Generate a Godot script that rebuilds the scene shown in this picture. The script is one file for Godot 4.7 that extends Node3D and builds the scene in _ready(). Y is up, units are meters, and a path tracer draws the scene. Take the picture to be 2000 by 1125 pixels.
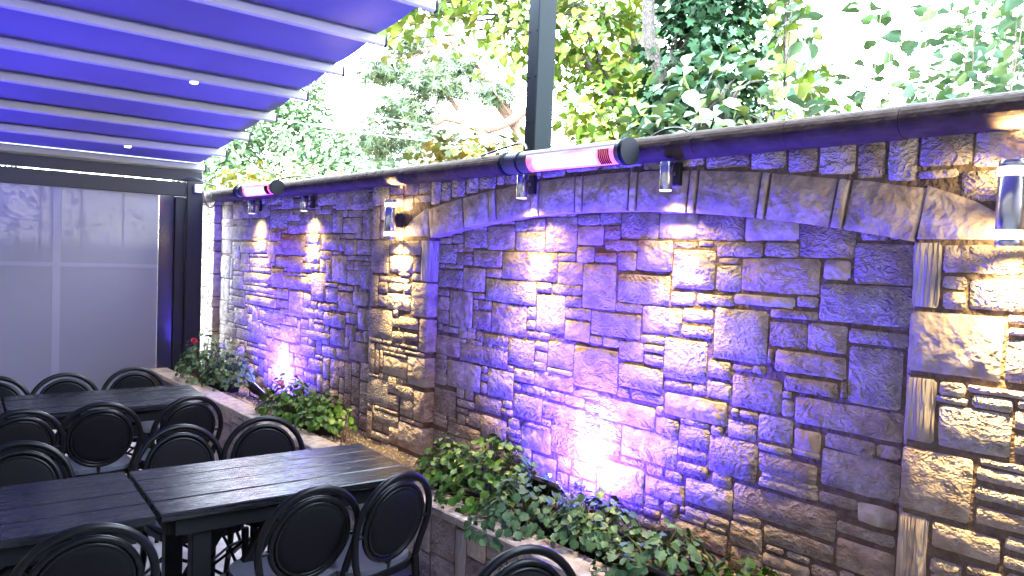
extends Node3D
# A covered restaurant terrace beside a rough-stone boundary wall, lit by blue floodlights and warm wall lamps.
# Metres, y up. The wall runs along z (its face at x = 0), the terrace lies at x < 0.

const PANEL_STONES = [646,745,333,366,545,610,217,262,369,424,272,319,563,643,133,165,682,778,303,330,553,601,307,355,697,763,263,300,784,857,179,214,807,857,263,310,297,394,132,157,730,830,218,241,462,534,154,184,630,677,273,316,502,561,106,142,247,320,317,347,323,397,338,367,432,482,245,284,251,292,251,297,616,666,369,408,480,548,317,346,248,337,226,248,248,311,178,208,428,476,336,373,837,888,135,170,717,767,180,214,492,567,187,210,516,586,279,303,373,423,163,197,407,479,208,229,727,778,120,151,680,727,226,258,725,778,369,398,832,888,220,246,663,712,163,190,781,828,313,343,352,401,230,258,400,477,86,104,479,523,352,382,247,292,350,381,484,542,227,250,591,660,171,189,645,697,127,152,294,341,370,398,464,512,288,314,830,888,316,338,498,547,385,410,613,654,233,262,396,448,126,149,748,807,347,367,780,828,371,393,399,449,384,407,669,720,369,391,248,294,113,136,612,676,207,224,780,852,113,128,846,888,349,373,296,359,269,286,344,396,384,404,451,495,385,409,739,792,157,175,604,643,332,356,801,851,91,110,298,361,113,127,316,370,175,191,451,499,120,138,766,803,264,286,574,613,378,397,589,627,268,289,364,396,100,121,331,365,290,311,296,329,291,313,425,459,182,201,340,372,205,226,854,888,91,110,399,424,336,359,378,425,369,381,511,543,256,274,678,715,207,221,537,566,167,184,301,349,253,264,810,844,348,362,730,778,247,258,344,404,325,333,587,613,358,374,526,550,351,369,604,652,320,330,248,293,301,311,479,532,85,94,318,361,92,102,860,888,264,281,375,404,200,215,860,888,283,300,525,570,372,382,268,309,210,221,399,448,111,120,249,278,156,171,588,628,293,304,462,489,186,202,860,888,177,193,314,337,203,220,314,369,162,169,669,701,394,407,859,888,199,213,427,461,304,315,798,834,248,257,780,805,133,150,404,429,234,248,658,699,196,204,249,295,142,150,427,462,289,299,405,429,253,268,406,445,322,331,550,579,400,411,855,888,118,129,449,477,319,331,343,375,370,381,482,523,216,224,569,610,205,213,425,459,154,163,581,613,400,410,447,481,233,242,297,318,352,367,550,571,384,397,625,656,194,203,593,622,193,203,748,778,334,343,537,561,150,162,554,584,359,368,322,366,316,322,766,792,291,301,795,832,155,163,515,551,307,315,657,677,235,247,654,693,264,270,604,628,306,317,654,679,320,330,280,312,163,171,699,725,136,145,832,856,377,387,485,508,255,265,703,723,393,404,680,694,286,300,858,888,376,383,836,872,253,259,616,644,359,366,484,514,277,284,294,315,98,107,569,590,192,200,428,460,170,177,861,888,303,311,780,795,248,259,545,567,267,275,340,371,195,200,656,678,251,259,449,477,376,381,770,781,181,193,484,509,268,274,323,341,327,335,268,288,385,392,831,844,365,375,715,737,161,167,808,833,146,151,569,589,180,187,249,266,212,221,781,804,304,310,340,350,230,243,680,694,274,283,794,804,289,301,527,542,215,224,570,587,268,275,480,500,99,105,646,661,161,168,431,445,234,242,374,392,221,226,769,781,197,205,383,402,263,267,702,714,196,203,569,588,171,176,770,781,208,215,369,381,263,269,481,489,205,213,718,728,217,223,394,401,220,226]
const NEAR_PIER_STONES = [178,240,286,331,192,240,181,228,170,216,234,264,160,203,436,465,219,240,123,177,205,240,439,468,219,240,234,281,169,219,361,381,155,201,336,357,221,240,334,382,172,216,158,177,146,175,287,316,180,210,412,434,148,188,184,196,149,189,201,210,150,189,215,224,146,198,276,281,195,216,139,150,151,167,238,252,203,218,334,347,147,169,171,180,152,168,255,268,213,240,430,436,146,169,158,167,149,176,327,333,200,217,271,281,203,219,349,358,169,192,146,152,148,175,319,324]
const FAR_PANEL_STONES = [1583,1741,377,404,1322,1428,349,386,1477,1618,288,306,1381,1453,131,178,1497,1581,379,419,1327,1387,233,280,1403,1484,400,435,1703,1760,191,236,1235,1290,270,318,1159,1212,306,351,1285,1346,391,431,1448,1607,242,258,1512,1568,163,205,1311,1413,286,309,1659,1760,160,181,1424,1527,212,233,1547,1640,349,371,1634,1688,421,458,1347,1420,183,211,1146,1201,431,466,1218,1281,391,422,1203,1274,440,466,1611,1668,193,226,1459,1590,136,150,1416,1469,284,319,1332,1394,316,346,1570,1655,162,183,1092,1144,429,464,1188,1254,361,387,1610,1700,232,251,1493,1589,320,338,1082,1142,180,209,1698,1760,346,374,1159,1238,229,250,1422,1509,183,202,1645,1690,335,370,1111,1176,391,415,1694,1750,423,451,1449,1622,269,279,1136,1187,258,289,1379,1431,437,467,1624,1678,269,296,1215,1329,199,212,1271,1319,336,365,1078,1109,381,426,1161,1212,197,223,1436,1511,447,465,1180,1214,392,428,1591,1641,308,325,1434,1489,376,398,1269,1328,165,185,1348,1398,389,412,1452,1496,347,372,1081,1114,233,266,1397,1454,324,343,1079,1127,356,378,1190,1233,270,294,1691,1760,407,421,1109,1156,305,327,1079,1107,300,336,1349,1399,414,434,1265,1324,236,253,1590,1664,406,419,1090,1133,272,293,1392,1446,264,281,1264,1313,371,388,1129,1165,355,378,1191,1242,173,190,1298,1354,141,156,1392,1444,245,259,1123,1156,215,235,1145,1187,176,191,1331,1376,164,178,1118,1156,240,255,1347,1376,437,454,1214,1249,344,358,1221,1256,424,437,1211,1261,255,265,1111,1158,418,427,1080,1156,346,352,1167,1185,360,379,1136,1187,294,300,1137,1185,382,388,1109,1133,329,343,1098,1121,213,226,1136,1156,329,343,1259,1282,424,433,1162,1177,418,428]
const MIDDLE_PIER_STONES = [983,1048,227,272,997,1048,328,378,987,1048,124,165,888,953,74,111,888,930,271,318,888,934,170,212,937,1003,176,204,1002,1048,432,464,928,993,331,355,933,997,276,299,888,915,120,163,888,908,321,379,956,1024,99,116,1026,1048,380,429,1026,1048,276,324,910,954,358,378,888,907,221,267,1029,1048,171,218,911,961,250,266,917,964,148,165,1033,1048,69,110,962,999,429,445,957,994,358,377,945,1027,211,219,938,1021,316,324,922,958,445,461,961,996,447,461,980,1031,71,82,950,980,227,243,910,947,234,244,964,980,250,262]
const LED_SPOTS = [[-1.08, 3.0585, -6.147], [-1.09, 2.7285, -8.056]]
# where the top of each chair's back stands (x, z), its turn, its label
const CHAIRS = [
	[-1.278, -2.70, 14.0, "chair at the front table nearest the planter, its back to us"],
	[-1.657, -2.72, 3.0, "chair at the front table with its back to us, second from the planter"],
	[-2.449, -2.75, -2.0, "chair at the left front table, its back top cutting the bottom left corner"],
	[-1.337, -4.03, 176.0, "chair behind the front table, nearest the stone planter"],
	[-1.777, -4.05, 183.0, "chair behind the front table, left of the one nearest the planter"],
	[-2.475, -4.07, 180.0, "chair behind the left front table, cut by the left edge"],
	[-1.48, -4.80, 9.0, "chair at the back table with its back to us, nearest the planter"],
	[-1.969, -4.84, -3.0, "chair at the back table with its back to us, second from the planter"],
	[-2.367, -4.83, 4.0, "chair at the back table with its back to us, cut by the left edge"],
	[-1.484, -6.12, 180.0, "chair against the screen behind the back table, rightmost of that row"],
	[-1.95, -6.04, 184.0, "chair against the screen behind the back table, middle of that row"],
	[-2.36, -6.10, 178.0, "chair against the screen, cut by the left edge"],
	[-1.396, -1.79, 172.0, "lone chair at the bottom edge in front of the planter"]]

var rng := RandomNumberGenerator.new()
var M := {}
var taken := {}
var leaf_shapes := {}
const VIOLET := Color(0.26, 0.185, 1.0)
const WARM := Color(1.0, 0.87, 0.58)

# ---------------------------------------------------------------- naming
func numbered(called: String) -> String:
	var k: int = taken.get(called, 0)
	taken[called] = k + 1
	return called if k == 0 else "%s_%03d" % [called, k]

func tag(o: Node3D, label: String, category: String, group := "") -> Node3D:
	o.set_meta("label", label)
	o.set_meta("category", category)
	if group != "":
		o.set_meta("group", group)
	return o

func thing(called: String, label: String, category: String, at := Vector3.ZERO, turn := 0.0, group := "") -> Node3D:
	var o := Node3D.new()
	o.name = numbered(called)
	add_child(o)
	o.position = at
	o.rotation.y = turn
	tag(o, label, category, group)
	return o

func obj(called: String, mesh: Mesh, m: Material, parent: Node = null) -> MeshInstance3D:
	var o := MeshInstance3D.new()
	o.mesh = mesh
	o.material_override = m
	if parent == null:
		o.name = numbered(called)
		add_child(o)
	else:
		var n := 0
		var nm := called
		while parent.has_node(NodePath(nm)):
			n += 1
			nm = "%s_%03d" % [called, n]
		o.name = nm
		parent.add_child(o)
	return o

func structure(called: String, mesh: Mesh, m: Material) -> MeshInstance3D:
	var o := obj(called, mesh, m)
	o.set_meta("kind", "structure")
	return o

# ---------------------------------------------------------------- shapes
func begin() -> SurfaceTool:
	var st := SurfaceTool.new()
	st.begin(Mesh.PRIMITIVE_TRIANGLES)
	st.set_smooth_group(-1)
	return st

func done(st: SurfaceTool) -> ArrayMesh:
	st.generate_normals()
	return st.commit()

func tri(st: SurfaceTool, a: Vector3, b: Vector3, c: Vector3) -> void:   # anticlockwise seen from outside
	st.add_vertex(a)
	st.add_vertex(c)
	st.add_vertex(b)

func quad(st: SurfaceTool, a: Vector3, b: Vector3, c: Vector3, d: Vector3) -> void:
	tri(st, a, b, c)
	tri(st, a, c, d)

func add_box(st: SurfaceTool, at: Vector3, size: Vector3, basis := Basis.IDENTITY, bevel := 0.004) -> void:
	st.set_smooth_group(-1)
	var h := size / 2.0
	var b: float = minf(bevel, minf(h.x, minf(h.y, h.z)) * 0.6)
	var faces := [[Vector3.RIGHT, Vector3.UP], [Vector3.LEFT, Vector3.UP], [Vector3.UP, Vector3.BACK], [Vector3.DOWN, Vector3.BACK], [Vector3.BACK, Vector3.UP], [Vector3.FORWARD, Vector3.UP]]
	var T := Transform3D(basis, at)
	for f in faces:
		var n: Vector3 = f[0]
		var v: Vector3 = f[1]
		var u := v.cross(n)
		var hu: float = absf(u.dot(h)) - b
		var hv: float = absf(v.dot(h)) - b
		var c: Vector3 = n * absf(n.dot(h))
		quad(st, T * (c - u * hu - v * hv), T * (c + u * hu - v * hv), T * (c + u * hu + v * hv), T * (c - u * hu + v * hv))
	var ax := [Vector3.RIGHT, Vector3.UP, Vector3.BACK]
	for k in 3:
		var w: Vector3 = ax[k]
		var p: Vector3 = ax[(k + 1) % 3]
		var q: Vector3 = ax[(k + 2) % 3]
		var hw: float = absf(w.dot(h)) - b
		for sp in [-1.0, 1.0]:
			for sq in [-1.0, 1.0]:
				var P: Vector3 = p * sp * absf(p.dot(h))
				var Q: Vector3 = q * sq * absf(q.dot(h))
				var P1: Vector3 = p * sp * (absf(p.dot(h)) - b)
				var Q1: Vector3 = q * sq * (absf(q.dot(h)) - b)
				var a0 := P + Q1 - w * hw
				var a1 := P + Q1 + w * hw
				var b0 := P1 + Q - w * hw
				var b1 := P1 + Q + w * hw
				if sp * sq > 0.0:
					quad(st, T * a0, T * b0, T * b1, T * a1)
				else:
					quad(st, T * b0, T * a0, T * a1, T * b1)
	for sx in [-1.0, 1.0]:
		for sy in [-1.0, 1.0]:
			for sz in [-1.0, 1.0]:
				var s := Vector3(sx, sy, sz)
				var A := Vector3(h.x, h.y - b, h.z - b) * s
				var B := Vector3(h.x - b, h.y, h.z - b) * s
				var C := Vector3(h.x - b, h.y - b, h.z) * s
				if sx * sy * sz > 0.0:
					tri(st, T * A, T * B, T * C)
				else:
					tri(st, T * A, T * C, T * B)

func box(at: Vector3, size: Vector3, bevel := 0.004, basis := Basis.IDENTITY) -> ArrayMesh:
	var st := begin()
	add_box(st, at, size, basis, bevel)
	return done(st)

func add_bar(st: SurfaceTool, a: Vector3, b: Vector3, w: float, d: float, bevel := 0.004) -> void:   # squared bar from a to b
	var z := (b - a).normalized()
	var x := Vector3.UP.cross(z) if absf(z.y) < 0.98 else Vector3.RIGHT
	x = x.normalized()
	add_box(st, (a + b) / 2.0, Vector3(w, d, a.distance_to(b)), Basis(x, z.cross(x), z), bevel)

func add_tube(st: SurfaceTool, pts: Array, radii: Array, sides := 10, closed := false, caps := true) -> void:
	var n := pts.size()
	st.set_smooth_group(0)
	var rings := []
	var prev := Vector3.ZERO
	for i in n:
		var a: Vector3 = pts[(i - 1 + n) % n] if (closed or i > 0) else pts[i]
		var c: Vector3 = pts[(i + 1) % n] if (closed or i < n - 1) else pts[i]
		var t := (c - a).normalized()
		var u := prev
		if u == Vector3.ZERO:
			u = Vector3.UP if absf(t.y) < 0.9 else Vector3.RIGHT
		u = (u - t * u.dot(t)).normalized()
		prev = u
		var v := t.cross(u)
		var r: float = radii[i] if i < radii.size() else radii[-1]
		var ring := []
		for k in sides:
			var an := TAU * k / sides
			ring.append(pts[i] + (u * cos(an) + v * sin(an)) * r)
		rings.append(ring)
	for i in (n if closed else n - 1):
		var A: Array = rings[i]
		var B: Array = rings[(i + 1) % n]
		for k in sides:
			var k1 := (k + 1) % sides
			quad(st, A[k], A[k1], B[k1], B[k])
	if caps and not closed:
		st.set_smooth_group(-1)
		for k in sides:
			var k1 := (k + 1) % sides
			tri(st, pts[0], rings[0][k1], rings[0][k])
			tri(st, pts[n - 1], rings[n - 1][k], rings[n - 1][k1])

func tube(pts: Array, radii: Array, sides := 10, closed := false) -> ArrayMesh:
	var st := begin()
	add_tube(st, pts, radii, sides, closed)
	return done(st)

func add_prism(st: SurfaceTool, poly: Array, place: Callable, d0: float, d1: float) -> void:   # poly anticlockwise seen from the d1 side; place(x, y, d) -> Vector3
	st.set_smooth_group(-1)
	var flat := PackedVector2Array(poly)
	var idx := Geometry2D.triangulate_polygon(flat)
	for i in range(0, idx.size(), 3):
		var a: Vector2 = flat[idx[i]]
		var b: Vector2 = flat[idx[i + 1]]
		var c: Vector2 = flat[idx[i + 2]]
		if (b - a).cross(c - a) < 0.0:
			var t := b
			b = c
			c = t
		tri(st, place.call(a.x, a.y, d1), place.call(b.x, b.y, d1), place.call(c.x, c.y, d1))
		tri(st, place.call(a.x, a.y, d0), place.call(c.x, c.y, d0), place.call(b.x, b.y, d0))
	for i in flat.size():
		var a: Vector2 = flat[i]
		var b: Vector2 = flat[(i + 1) % flat.size()]
		quad(st, place.call(a.x, a.y, d0), place.call(b.x, b.y, d0), place.call(b.x, b.y, d1), place.call(a.x, a.y, d1))

func ring_pts(centre: Vector3, rx: float, ry: float, n: int, tilt := 0.0, from := 0.0, to := TAU) -> Array:   # ellipse in the x-y plane, leaning back by tilt
	var out := []
	var closed := to - from > 6.2
	for i in n:
		var a := from + (to - from) * i / (n if closed else n - 1)
		var y := sin(a) * ry
		out.append(centre + Vector3(cos(a) * rx, y, y * tilt))
	return out

# ---------------------------------------------------------------- materials
func noise(freq: float, octaves: int, sd: int, kind := FastNoiseLite.TYPE_SIMPLEX_SMOOTH, ridged := false, warp := 0.0) -> FastNoiseLite:
	var n := FastNoiseLite.new()
	n.noise_type = kind
	n.frequency = freq
	n.seed = sd
	n.fractal_octaves = octaves
	n.fractal_type = FastNoiseLite.FRACTAL_RIDGED if ridged else FastNoiseLite.FRACTAL_FBM
	if warp > 0.0:
		n.domain_warp_enabled = true
		n.domain_warp_amplitude = warp
		n.domain_warp_frequency = freq * 0.6
		n.domain_warp_fractal_octaves = 2
	return n

func tex(n: FastNoiseLite, size: int, ramp: Gradient = null) -> NoiseTexture2D:
	var t := NoiseTexture2D.new()
	t.width = size
	t.height = size
	t.seamless = true
	t.noise = n
	if ramp:
		t.color_ramp = ramp
	return t

func ramp(stops: Array) -> Gradient:
	var g := Gradient.new()
	var off := PackedFloat32Array()
	var col := PackedColorArray()
	for s in stops:
		off.append(s[0])
		col.append(s[1])
	g.offsets = off
	g.colors = col
	return g

func lin(r: float, g: float, b: float) -> Color:
	return Color(r, g, b).linear_to_srgb()

func mat(called: String, c: Color, rough := 0.6, metal := 0.0) -> StandardMaterial3D:
	var m := StandardMaterial3D.new()
	m.resource_name = called
	m.albedo_color = c
	m.roughness = rough
	m.metallic = metal
	M[called] = m
	return m

func tri_map(m: StandardMaterial3D, scale: Vector3, world := true) -> StandardMaterial3D:
	m.uv1_triplanar = true
	m.uv1_world_triplanar = world
	m.uv1_scale = scale
	m.uv1_triplanar_sharpness = 4.0
	return m

func relief(m: StandardMaterial3D, t: Texture2D, cm: float) -> StandardMaterial3D:
	m.heightmap_enabled = true
	m.heightmap_texture = t
	m.heightmap_scale = cm
	return m

func glow(called: String, c: Color, energy: float) -> StandardMaterial3D:
	var m := mat(called, Color(0.9, 0.9, 0.9), 0.5)
	m.emission_enabled = true
	m.emission = c
	m.emission_energy_multiplier = energy
	return m

func make_materials() -> void:
	var mottle := tex(noise(0.012, 5, 3), 512, ramp([[0.0, Color(0.74, 0.72, 0.7)], [0.45, Color(0.92, 0.9, 0.88)], [0.62, Color(1, 1, 1)], [1.0, Color(0.86, 0.82, 0.76)]]))
	var chisel := tex(noise(0.02, 4, 11, FastNoiseLite.TYPE_SIMPLEX_SMOOTH, true, 26.0), 1024)
	var chisel_steep := tex(noise(0.016, 4, 29, FastNoiseLite.TYPE_SIMPLEX_SMOOTH, false, 40.0), 1024)
	var fine := tex(noise(0.03, 5, 17), 512)
	var flutes := tex(noise(0.03, 3, 23, FastNoiseLite.TYPE_SIMPLEX_SMOOTH, true, 6.0), 512)
	var tints := [lin(0.46, 0.40, 0.355), lin(0.49, 0.43, 0.385), lin(0.42, 0.355, 0.31), lin(0.47, 0.39, 0.325), lin(0.50, 0.455, 0.415)]
	for k in 5:
		for kind in 3:
			var m := mat("%s_stone_%d" % [["chiselled", "sawn", "fluted"][kind], k], tints[k], 0.9)
			m.albedo_texture = mottle
			var sc: Vector3 = [Vector3(0.8, 1.15, 0.8), Vector3(0.9, 0.9, 0.9), Vector3(1.6, 0.16, 1.6)][kind]
			tri_map(m, sc)
			m.uv1_offset = Vector3(0.31 * k, 0.17 * k, 0.23 * k)
			relief(m, [chisel if k % 2 == 0 else chisel_steep, fine, flutes][kind], [2.9, 1.1, 2.2][kind])
	relief(tri_map(mat("mortar", lin(0.165, 0.118, 0.088), 0.95), Vector3(1.5, 1.5, 1.5)), fine, 1.2)
	M.mortar.albedo_texture = mottle
	relief(tri_map(mat("coping", lin(0.065, 0.048, 0.04), 0.75), Vector3(0.8, 0.8, 0.8)), fine, 0.6)
	M.coping.albedo_texture = mottle
	M.coping.metallic_specular = 0.25
	relief(tri_map(mat("flagstone", lin(0.40, 0.36, 0.31), 0.9), Vector3(1.2, 1.2, 1.2)), fine, 0.8)
	M.flagstone.albedo_texture = mottle
	relief(tri_map(mat("paving", lin(0.42, 0.42, 0.43), 0.6), Vector3(0.6, 0.6, 0.6)), fine, 0.2)
	M.paving.albedo_texture = mottle
	relief(tri_map(mat("earth", lin(0.09, 0.075, 0.045), 1.0), Vector3(0.4, 0.4, 0.4)), fine, 3.0)
	M.earth.albedo_texture = mottle
	relief(tri_map(mat("soil", lin(0.10, 0.075, 0.05), 1.0), Vector3(2, 2, 2)), fine, 2.0)
	tri_map(mat("pebble", lin(0.45, 0.41, 0.35), 0.9), Vector3(3, 3, 3)).albedo_texture = mottle
	relief(tri_map(mat("render_wall", lin(0.42, 0.39, 0.36), 0.9), Vector3(1, 1, 1)), fine, 0.4)
	# timber: grain along the object's own x
	var grain := tex(noise(0.02, 5, 41, FastNoiseLite.TYPE_SIMPLEX_SMOOTH, false, 18.0), 512, ramp([[0.0, Color(0.55, 0.55, 0.55)], [0.5, Color(0.9, 0.9, 0.9)], [1.0, Color(1.5, 1.5, 1.5)]]))
	var grain_h := tex(noise(0.02, 5, 41, FastNoiseLite.TYPE_SIMPLEX_SMOOTH, false, 18.0), 512)
	var wear := tex(noise(0.012, 4, 43), 512, ramp([[0.0, Color(0.14, 0.14, 0.14)], [0.5, Color(0.24, 0.24, 0.24)], [1.0, Color(0.38, 0.38, 0.38)]]))
	var w := tri_map(mat("black_timber", lin(0.012, 0.012, 0.014), 0.9), Vector3(0.5, 6.0, 6.0), false)
	w.albedo_texture = grain
	w.roughness_texture = wear
	w.metallic_specular = 0.38
	relief(w, grain_h, 0.2)
	mat("black_frame_timber", lin(0.01, 0.01, 0.011), 0.5)
	mat("chair_resin", lin(0.004, 0.004, 0.0045), 0.36)
	mat("chair_panel", lin(0.0045, 0.004, 0.005), 0.8)
	M.chair_panel.metallic_specular = 0.2
	M.chair_resin.metallic_specular = 0.28
	M.black_frame_timber.metallic_specular = 0.25
	mat("seat_pad", lin(0.055, 0.06, 0.075), 0.7)
	mat("anthracite", lin(0.014, 0.014, 0.018), 0.5)
	M.anthracite.metallic_specular = 0.3
	mat("steel_grey_paint", lin(0.009, 0.013, 0.014), 0.7)
	M.steel_grey_paint.metallic_specular = 0.22
	mat("black_plastic", lin(0.01, 0.01, 0.01), 0.45)
	mat("white_plastic", lin(0.7, 0.7, 0.7), 0.5)
	mat("stainless", lin(0.55, 0.55, 0.56), 0.24, 1.0)
	mat("heater_silver", lin(0.10, 0.10, 0.115), 0.45, 0.6)
	mat("heater_cap", lin(0.014, 0.015, 0.018), 0.6)
	M.heater_cap.metallic_specular = 0.2
	mat("bamboo", lin(0.30, 0.17, 0.08), 0.6)
	mat("cable", lin(0.012, 0.012, 0.013), 0.5)
	var weave := tex(noise(0.006, 3, 51), 256, ramp([[0.0, Color(0.9, 0.9, 0.9)], [1.0, Color(1, 1, 1)]]))
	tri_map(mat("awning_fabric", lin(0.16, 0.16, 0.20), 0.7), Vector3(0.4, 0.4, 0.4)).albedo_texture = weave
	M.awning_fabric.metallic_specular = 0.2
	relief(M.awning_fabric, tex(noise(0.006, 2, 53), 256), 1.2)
	mat("white_aluminium", lin(0.62, 0.62, 0.63), 0.4)
	mat("grey_aluminium", lin(0.24, 0.24, 0.25), 0.55)
	var s := mat("screen_mesh", Color(lin(0.13, 0.13, 0.17), 0.94), 0.7)
	s.transparency = BaseMaterial3D.TRANSPARENCY_ALPHA
	s.backlight = Color(0.25, 0.25, 0.25)
	mat("screen_weld", lin(0.15, 0.15, 0.2), 0.6)
	var p := mat("clear_vinyl", Color(0.16, 0.16, 0.24, 0.97), 0.12)
	p.transparency = BaseMaterial3D.TRANSPARENCY_ALPHA
	glow("flood_glass", Color(0.6, 0.6, 1.0), 1.5)
	glow("warm_glass", Color(1.0, 0.9, 0.72), 0.5)
	glow("white_led", Color(1.0, 0.97, 0.9), 3.0)
	glow("heater_element", Color(1.0, 0.72, 0.74), 0.42)
	glow("heater_edge", Color(1.0, 0.05, 0.22), 0.3)
	# plants
	var f := mat("foliage", Color.WHITE, 0.42)
	f.vertex_color_use_as_albedo = true
	f.backlight = Color(1, 1, 1)
	f.metallic_specular = 0.36
	var fm := mat("foliage_matt", Color.WHITE, 0.75)
	fm.vertex_color_use_as_albedo = true
	fm.metallic_specular = 0.3
	fm.backlight = Color(0.5, 0.5, 0.5)
	var bark := tri_map(mat("bark", lin(0.10, 0.085, 0.07), 0.95), Vector3(2.5, 0.7, 2.5))
	relief(bark, flutes, 2.0)
	relief(tri_map(mat("pine_bark", lin(0.17, 0.10, 0.065), 0.95), Vector3(2.0, 0.8, 2.0)), flutes, 2.0)
	mat("green_stem", lin(0.07, 0.10, 0.03), 0.6)
	mat("brown_stem", lin(0.11, 0.08, 0.05), 0.8)
	mat("red_petal", lin(0.55, 0.02, 0.04), 0.6)
	mat("lilac_petal", lin(0.42, 0.36, 0.62), 0.6)
	mat("orange_petal", lin(0.55, 0.12, 0.03), 0.6)
	mat("wire_grey", lin(0.4, 0.4, 0.4), 0.5)

func leaf_mat(c: Color) -> StandardMaterial3D:   # one material per leaf tone, for leaves that are nodes of their own
	var key := "leaf_%02x%02x%02x" % [int(c.r * 400), int(c.g * 400), int(c.b * 400)]
	if not M.has(key):
		var m := mat(key, c.linear_to_srgb(), 0.42)
		m.backlight = Color(1, 1, 1)
		m.metallic_specular = 0.36
	return M[key]

# ---------------------------------------------------------------- stones
func at_wall(x: float) -> Callable:   # (u along the wall away from the camera, height, proud of the face) -> world
	return func(u: float, v: float, d: float) -> Vector3: return Vector3(x - d, v, -u)

func add_stone(st: SurfaceTool, place: Callable, u0: float, u1: float, v0: float, v1: float, proud: float, back: float, lump: float, jag: float) -> void:
	# front seen from the terrace: +u runs to the left
	var w := u1 - u0
	var h := v1 - v0
	var nx := clampi(int(w / 0.06), 1, 5)
	var ny := clampi(int(h / 0.06), 1, 5)
	var e := minf(0.009, minf(w, h) * 0.2)
	var us := [0.0, e]
	for i in range(1, nx):
		us.append(e + (w - 2.0 * e) * i / nx)
	us.append_array([w - e, w])
	var vs := [0.0, e]
	for i in range(1, ny):
		vs.append(e + (h - 2.0 * e) * i / ny)
	vs.append_array([h - e, h])
	var P := []
	for j in vs.size():
		var row := []
		for i in us.size():
			var edge: bool = i == 0 or j == 0 or i == us.size() - 1 or j == vs.size() - 1
			var u: float = u0 + us[i]
			var v: float = v0 + vs[j]
			var corner: bool = (i == 0 or i == us.size() - 1) and (j == 0 or j == vs.size() - 1)
			if edge:
				u += rng.randf_range(-jag, jag)
				v += rng.randf_range(-jag, jag)
				if corner:
					u += (0.006 if i == 0 else -0.006)
					v += (0.006 if j == 0 else -0.006)
				row.append(place.call(u, v, maxf(proud - 0.008, 0.003)))
			else:
				u += rng.randf_range(-0.25, 0.25) * 0.05 if i > 1 and i < us.size() - 2 else 0.0
				row.append(place.call(u, v, maxf(proud + rng.randf_range(-lump, lump), 0.006)))
		P.append(row)
	st.set_smooth_group(0)
	for j in vs.size() - 1:
		for i in us.size() - 1:
			var a: Vector3 = P[j][i]
			var b: Vector3 = P[j][i + 1]
			var c: Vector3 = P[j + 1][i + 1]
			var d: Vector3 = P[j + 1][i]
			if (i + j) % 2 == 0:
				tri(st, a, d, c)
				tri(st, a, c, b)
			else:
				tri(st, a, d, b)
				tri(st, d, c, b)
	# sides back into the mortar
	var rim := []
	for i in us.size():
		rim.append([P[0][i], u0 + us[i], v0])
	for j in range(1, vs.size()):
		rim.append([P[j][-1], u1, v0 + vs[j]])
	for i in range(us.size() - 2, -1, -1):
		rim.append([P[-1][i], u0 + us[i], v1])
	for j in range(vs.size() - 2, 0, -1):
		rim.append([P[j][0], u0, v0 + vs[j]])
	st.set_smooth_group(-1)
	var n := rim.size()
	for k in n:
		var A: Array = rim[k]
		var B: Array = rim[(k + 1) % n]
		quad(st, A[0], B[0], place.call(B[1], B[2], -back), place.call(A[1], A[2], -back))

class Bay:
	var u0: float
	var v0: float
	var nu: int
	var nv: int
	var cell := 0.02
	var used := PackedByteArray()
	func setup(a: float, b: float, c: float, d: float) -> void:
		u0 = a
		v0 = c
		nu = int(round((b - a) / cell))
		nv = int(round((d - c) / cell))
		used.resize(nu * nv)
	func block(a: float, b: float, c: float, d: float) -> void:
		for j in range(maxi(0, int(floor((c - v0) / cell + 0.3))), mini(nv, int(ceil((d - v0) / cell - 0.3)))):
			for i in range(maxi(0, int(floor((a - u0) / cell + 0.3))), mini(nu, int(ceil((b - u0) / cell - 0.3)))):
				used[j * nu + i] = 1
	func vacant(i: int, j: int) -> bool:
		return i < nu and j < nv and used[j * nu + i] == 0
	func fill(r: RandomNumberGenerator, big: float) -> Array:   # random ashlar in what is still free: [u0, u1, v0, v1]
		var out := []
		for j in nv:
			for i in nu:
				if not vacant(i, j):
					continue
				var wm := r.randi_range(5, int(big / cell))
				var hm := r.randi_range(5, int(big * 0.85 / cell))
				if r.randf() < 0.2:
					hm = r.randi_range(3, 5)
				var w := 1
				while w < wm and vacant(i + w, j):
					w += 1
				var rest := 0
				while rest < 4 and vacant(i + w + rest, j):
					rest += 1
				if rest > 0 and rest < 4:
					w += rest
				var h := 1
				var ok := true
				while h < hm and ok:
					for k in w:
						if not vacant(i + k, j + h):
							ok = false
							break
					if ok:
						h += 1
				var more := 0
				while more < 2 and ok:
					for k in w:
						if not vacant(i + k, j + h):
							ok = false
							break
					if ok:
						h += 1
						more += 1
				for jj in h:
					for ii in w:
						used[(j + jj) * nu + i + ii] = 1
				if w >= 2 and h >= 2:
					out.append([u0 + i * cell, u0 + (i + w) * cell, v0 + j * cell, v0 + (j + h) * cell])
		return out

func halves(list: Array) -> Array:   # rectangles listed in half centimetres
	var out := []
	for k in range(0, list.size(), 4):
		out.append([list[k] / 200.0, list[k + 1] / 200.0, list[k + 2] / 200.0, list[k + 3] / 200.0])
	return out

func arch_v(u: float, extra := 0.0) -> float:   # the arch's underside, or a ring so far above it
	var r := 8.82 + extra
	return 2.065 - 8.82 + sqrt(maxf(0.0, r * r - (u - 2.82) * (u - 2.82)))

func stone_material(w: float, h: float) -> StandardMaterial3D:
	var k := rng.randi_range(0, 4)
	if h > 2.0 * w and w < 0.16 and h > 0.2:
		return M["fluted_stone_%d" % k]
	var smooth := rng.randf() < 0.14
	return M["%s_stone_%d" % ["sawn" if smooth else "chiselled", k]]

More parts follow.
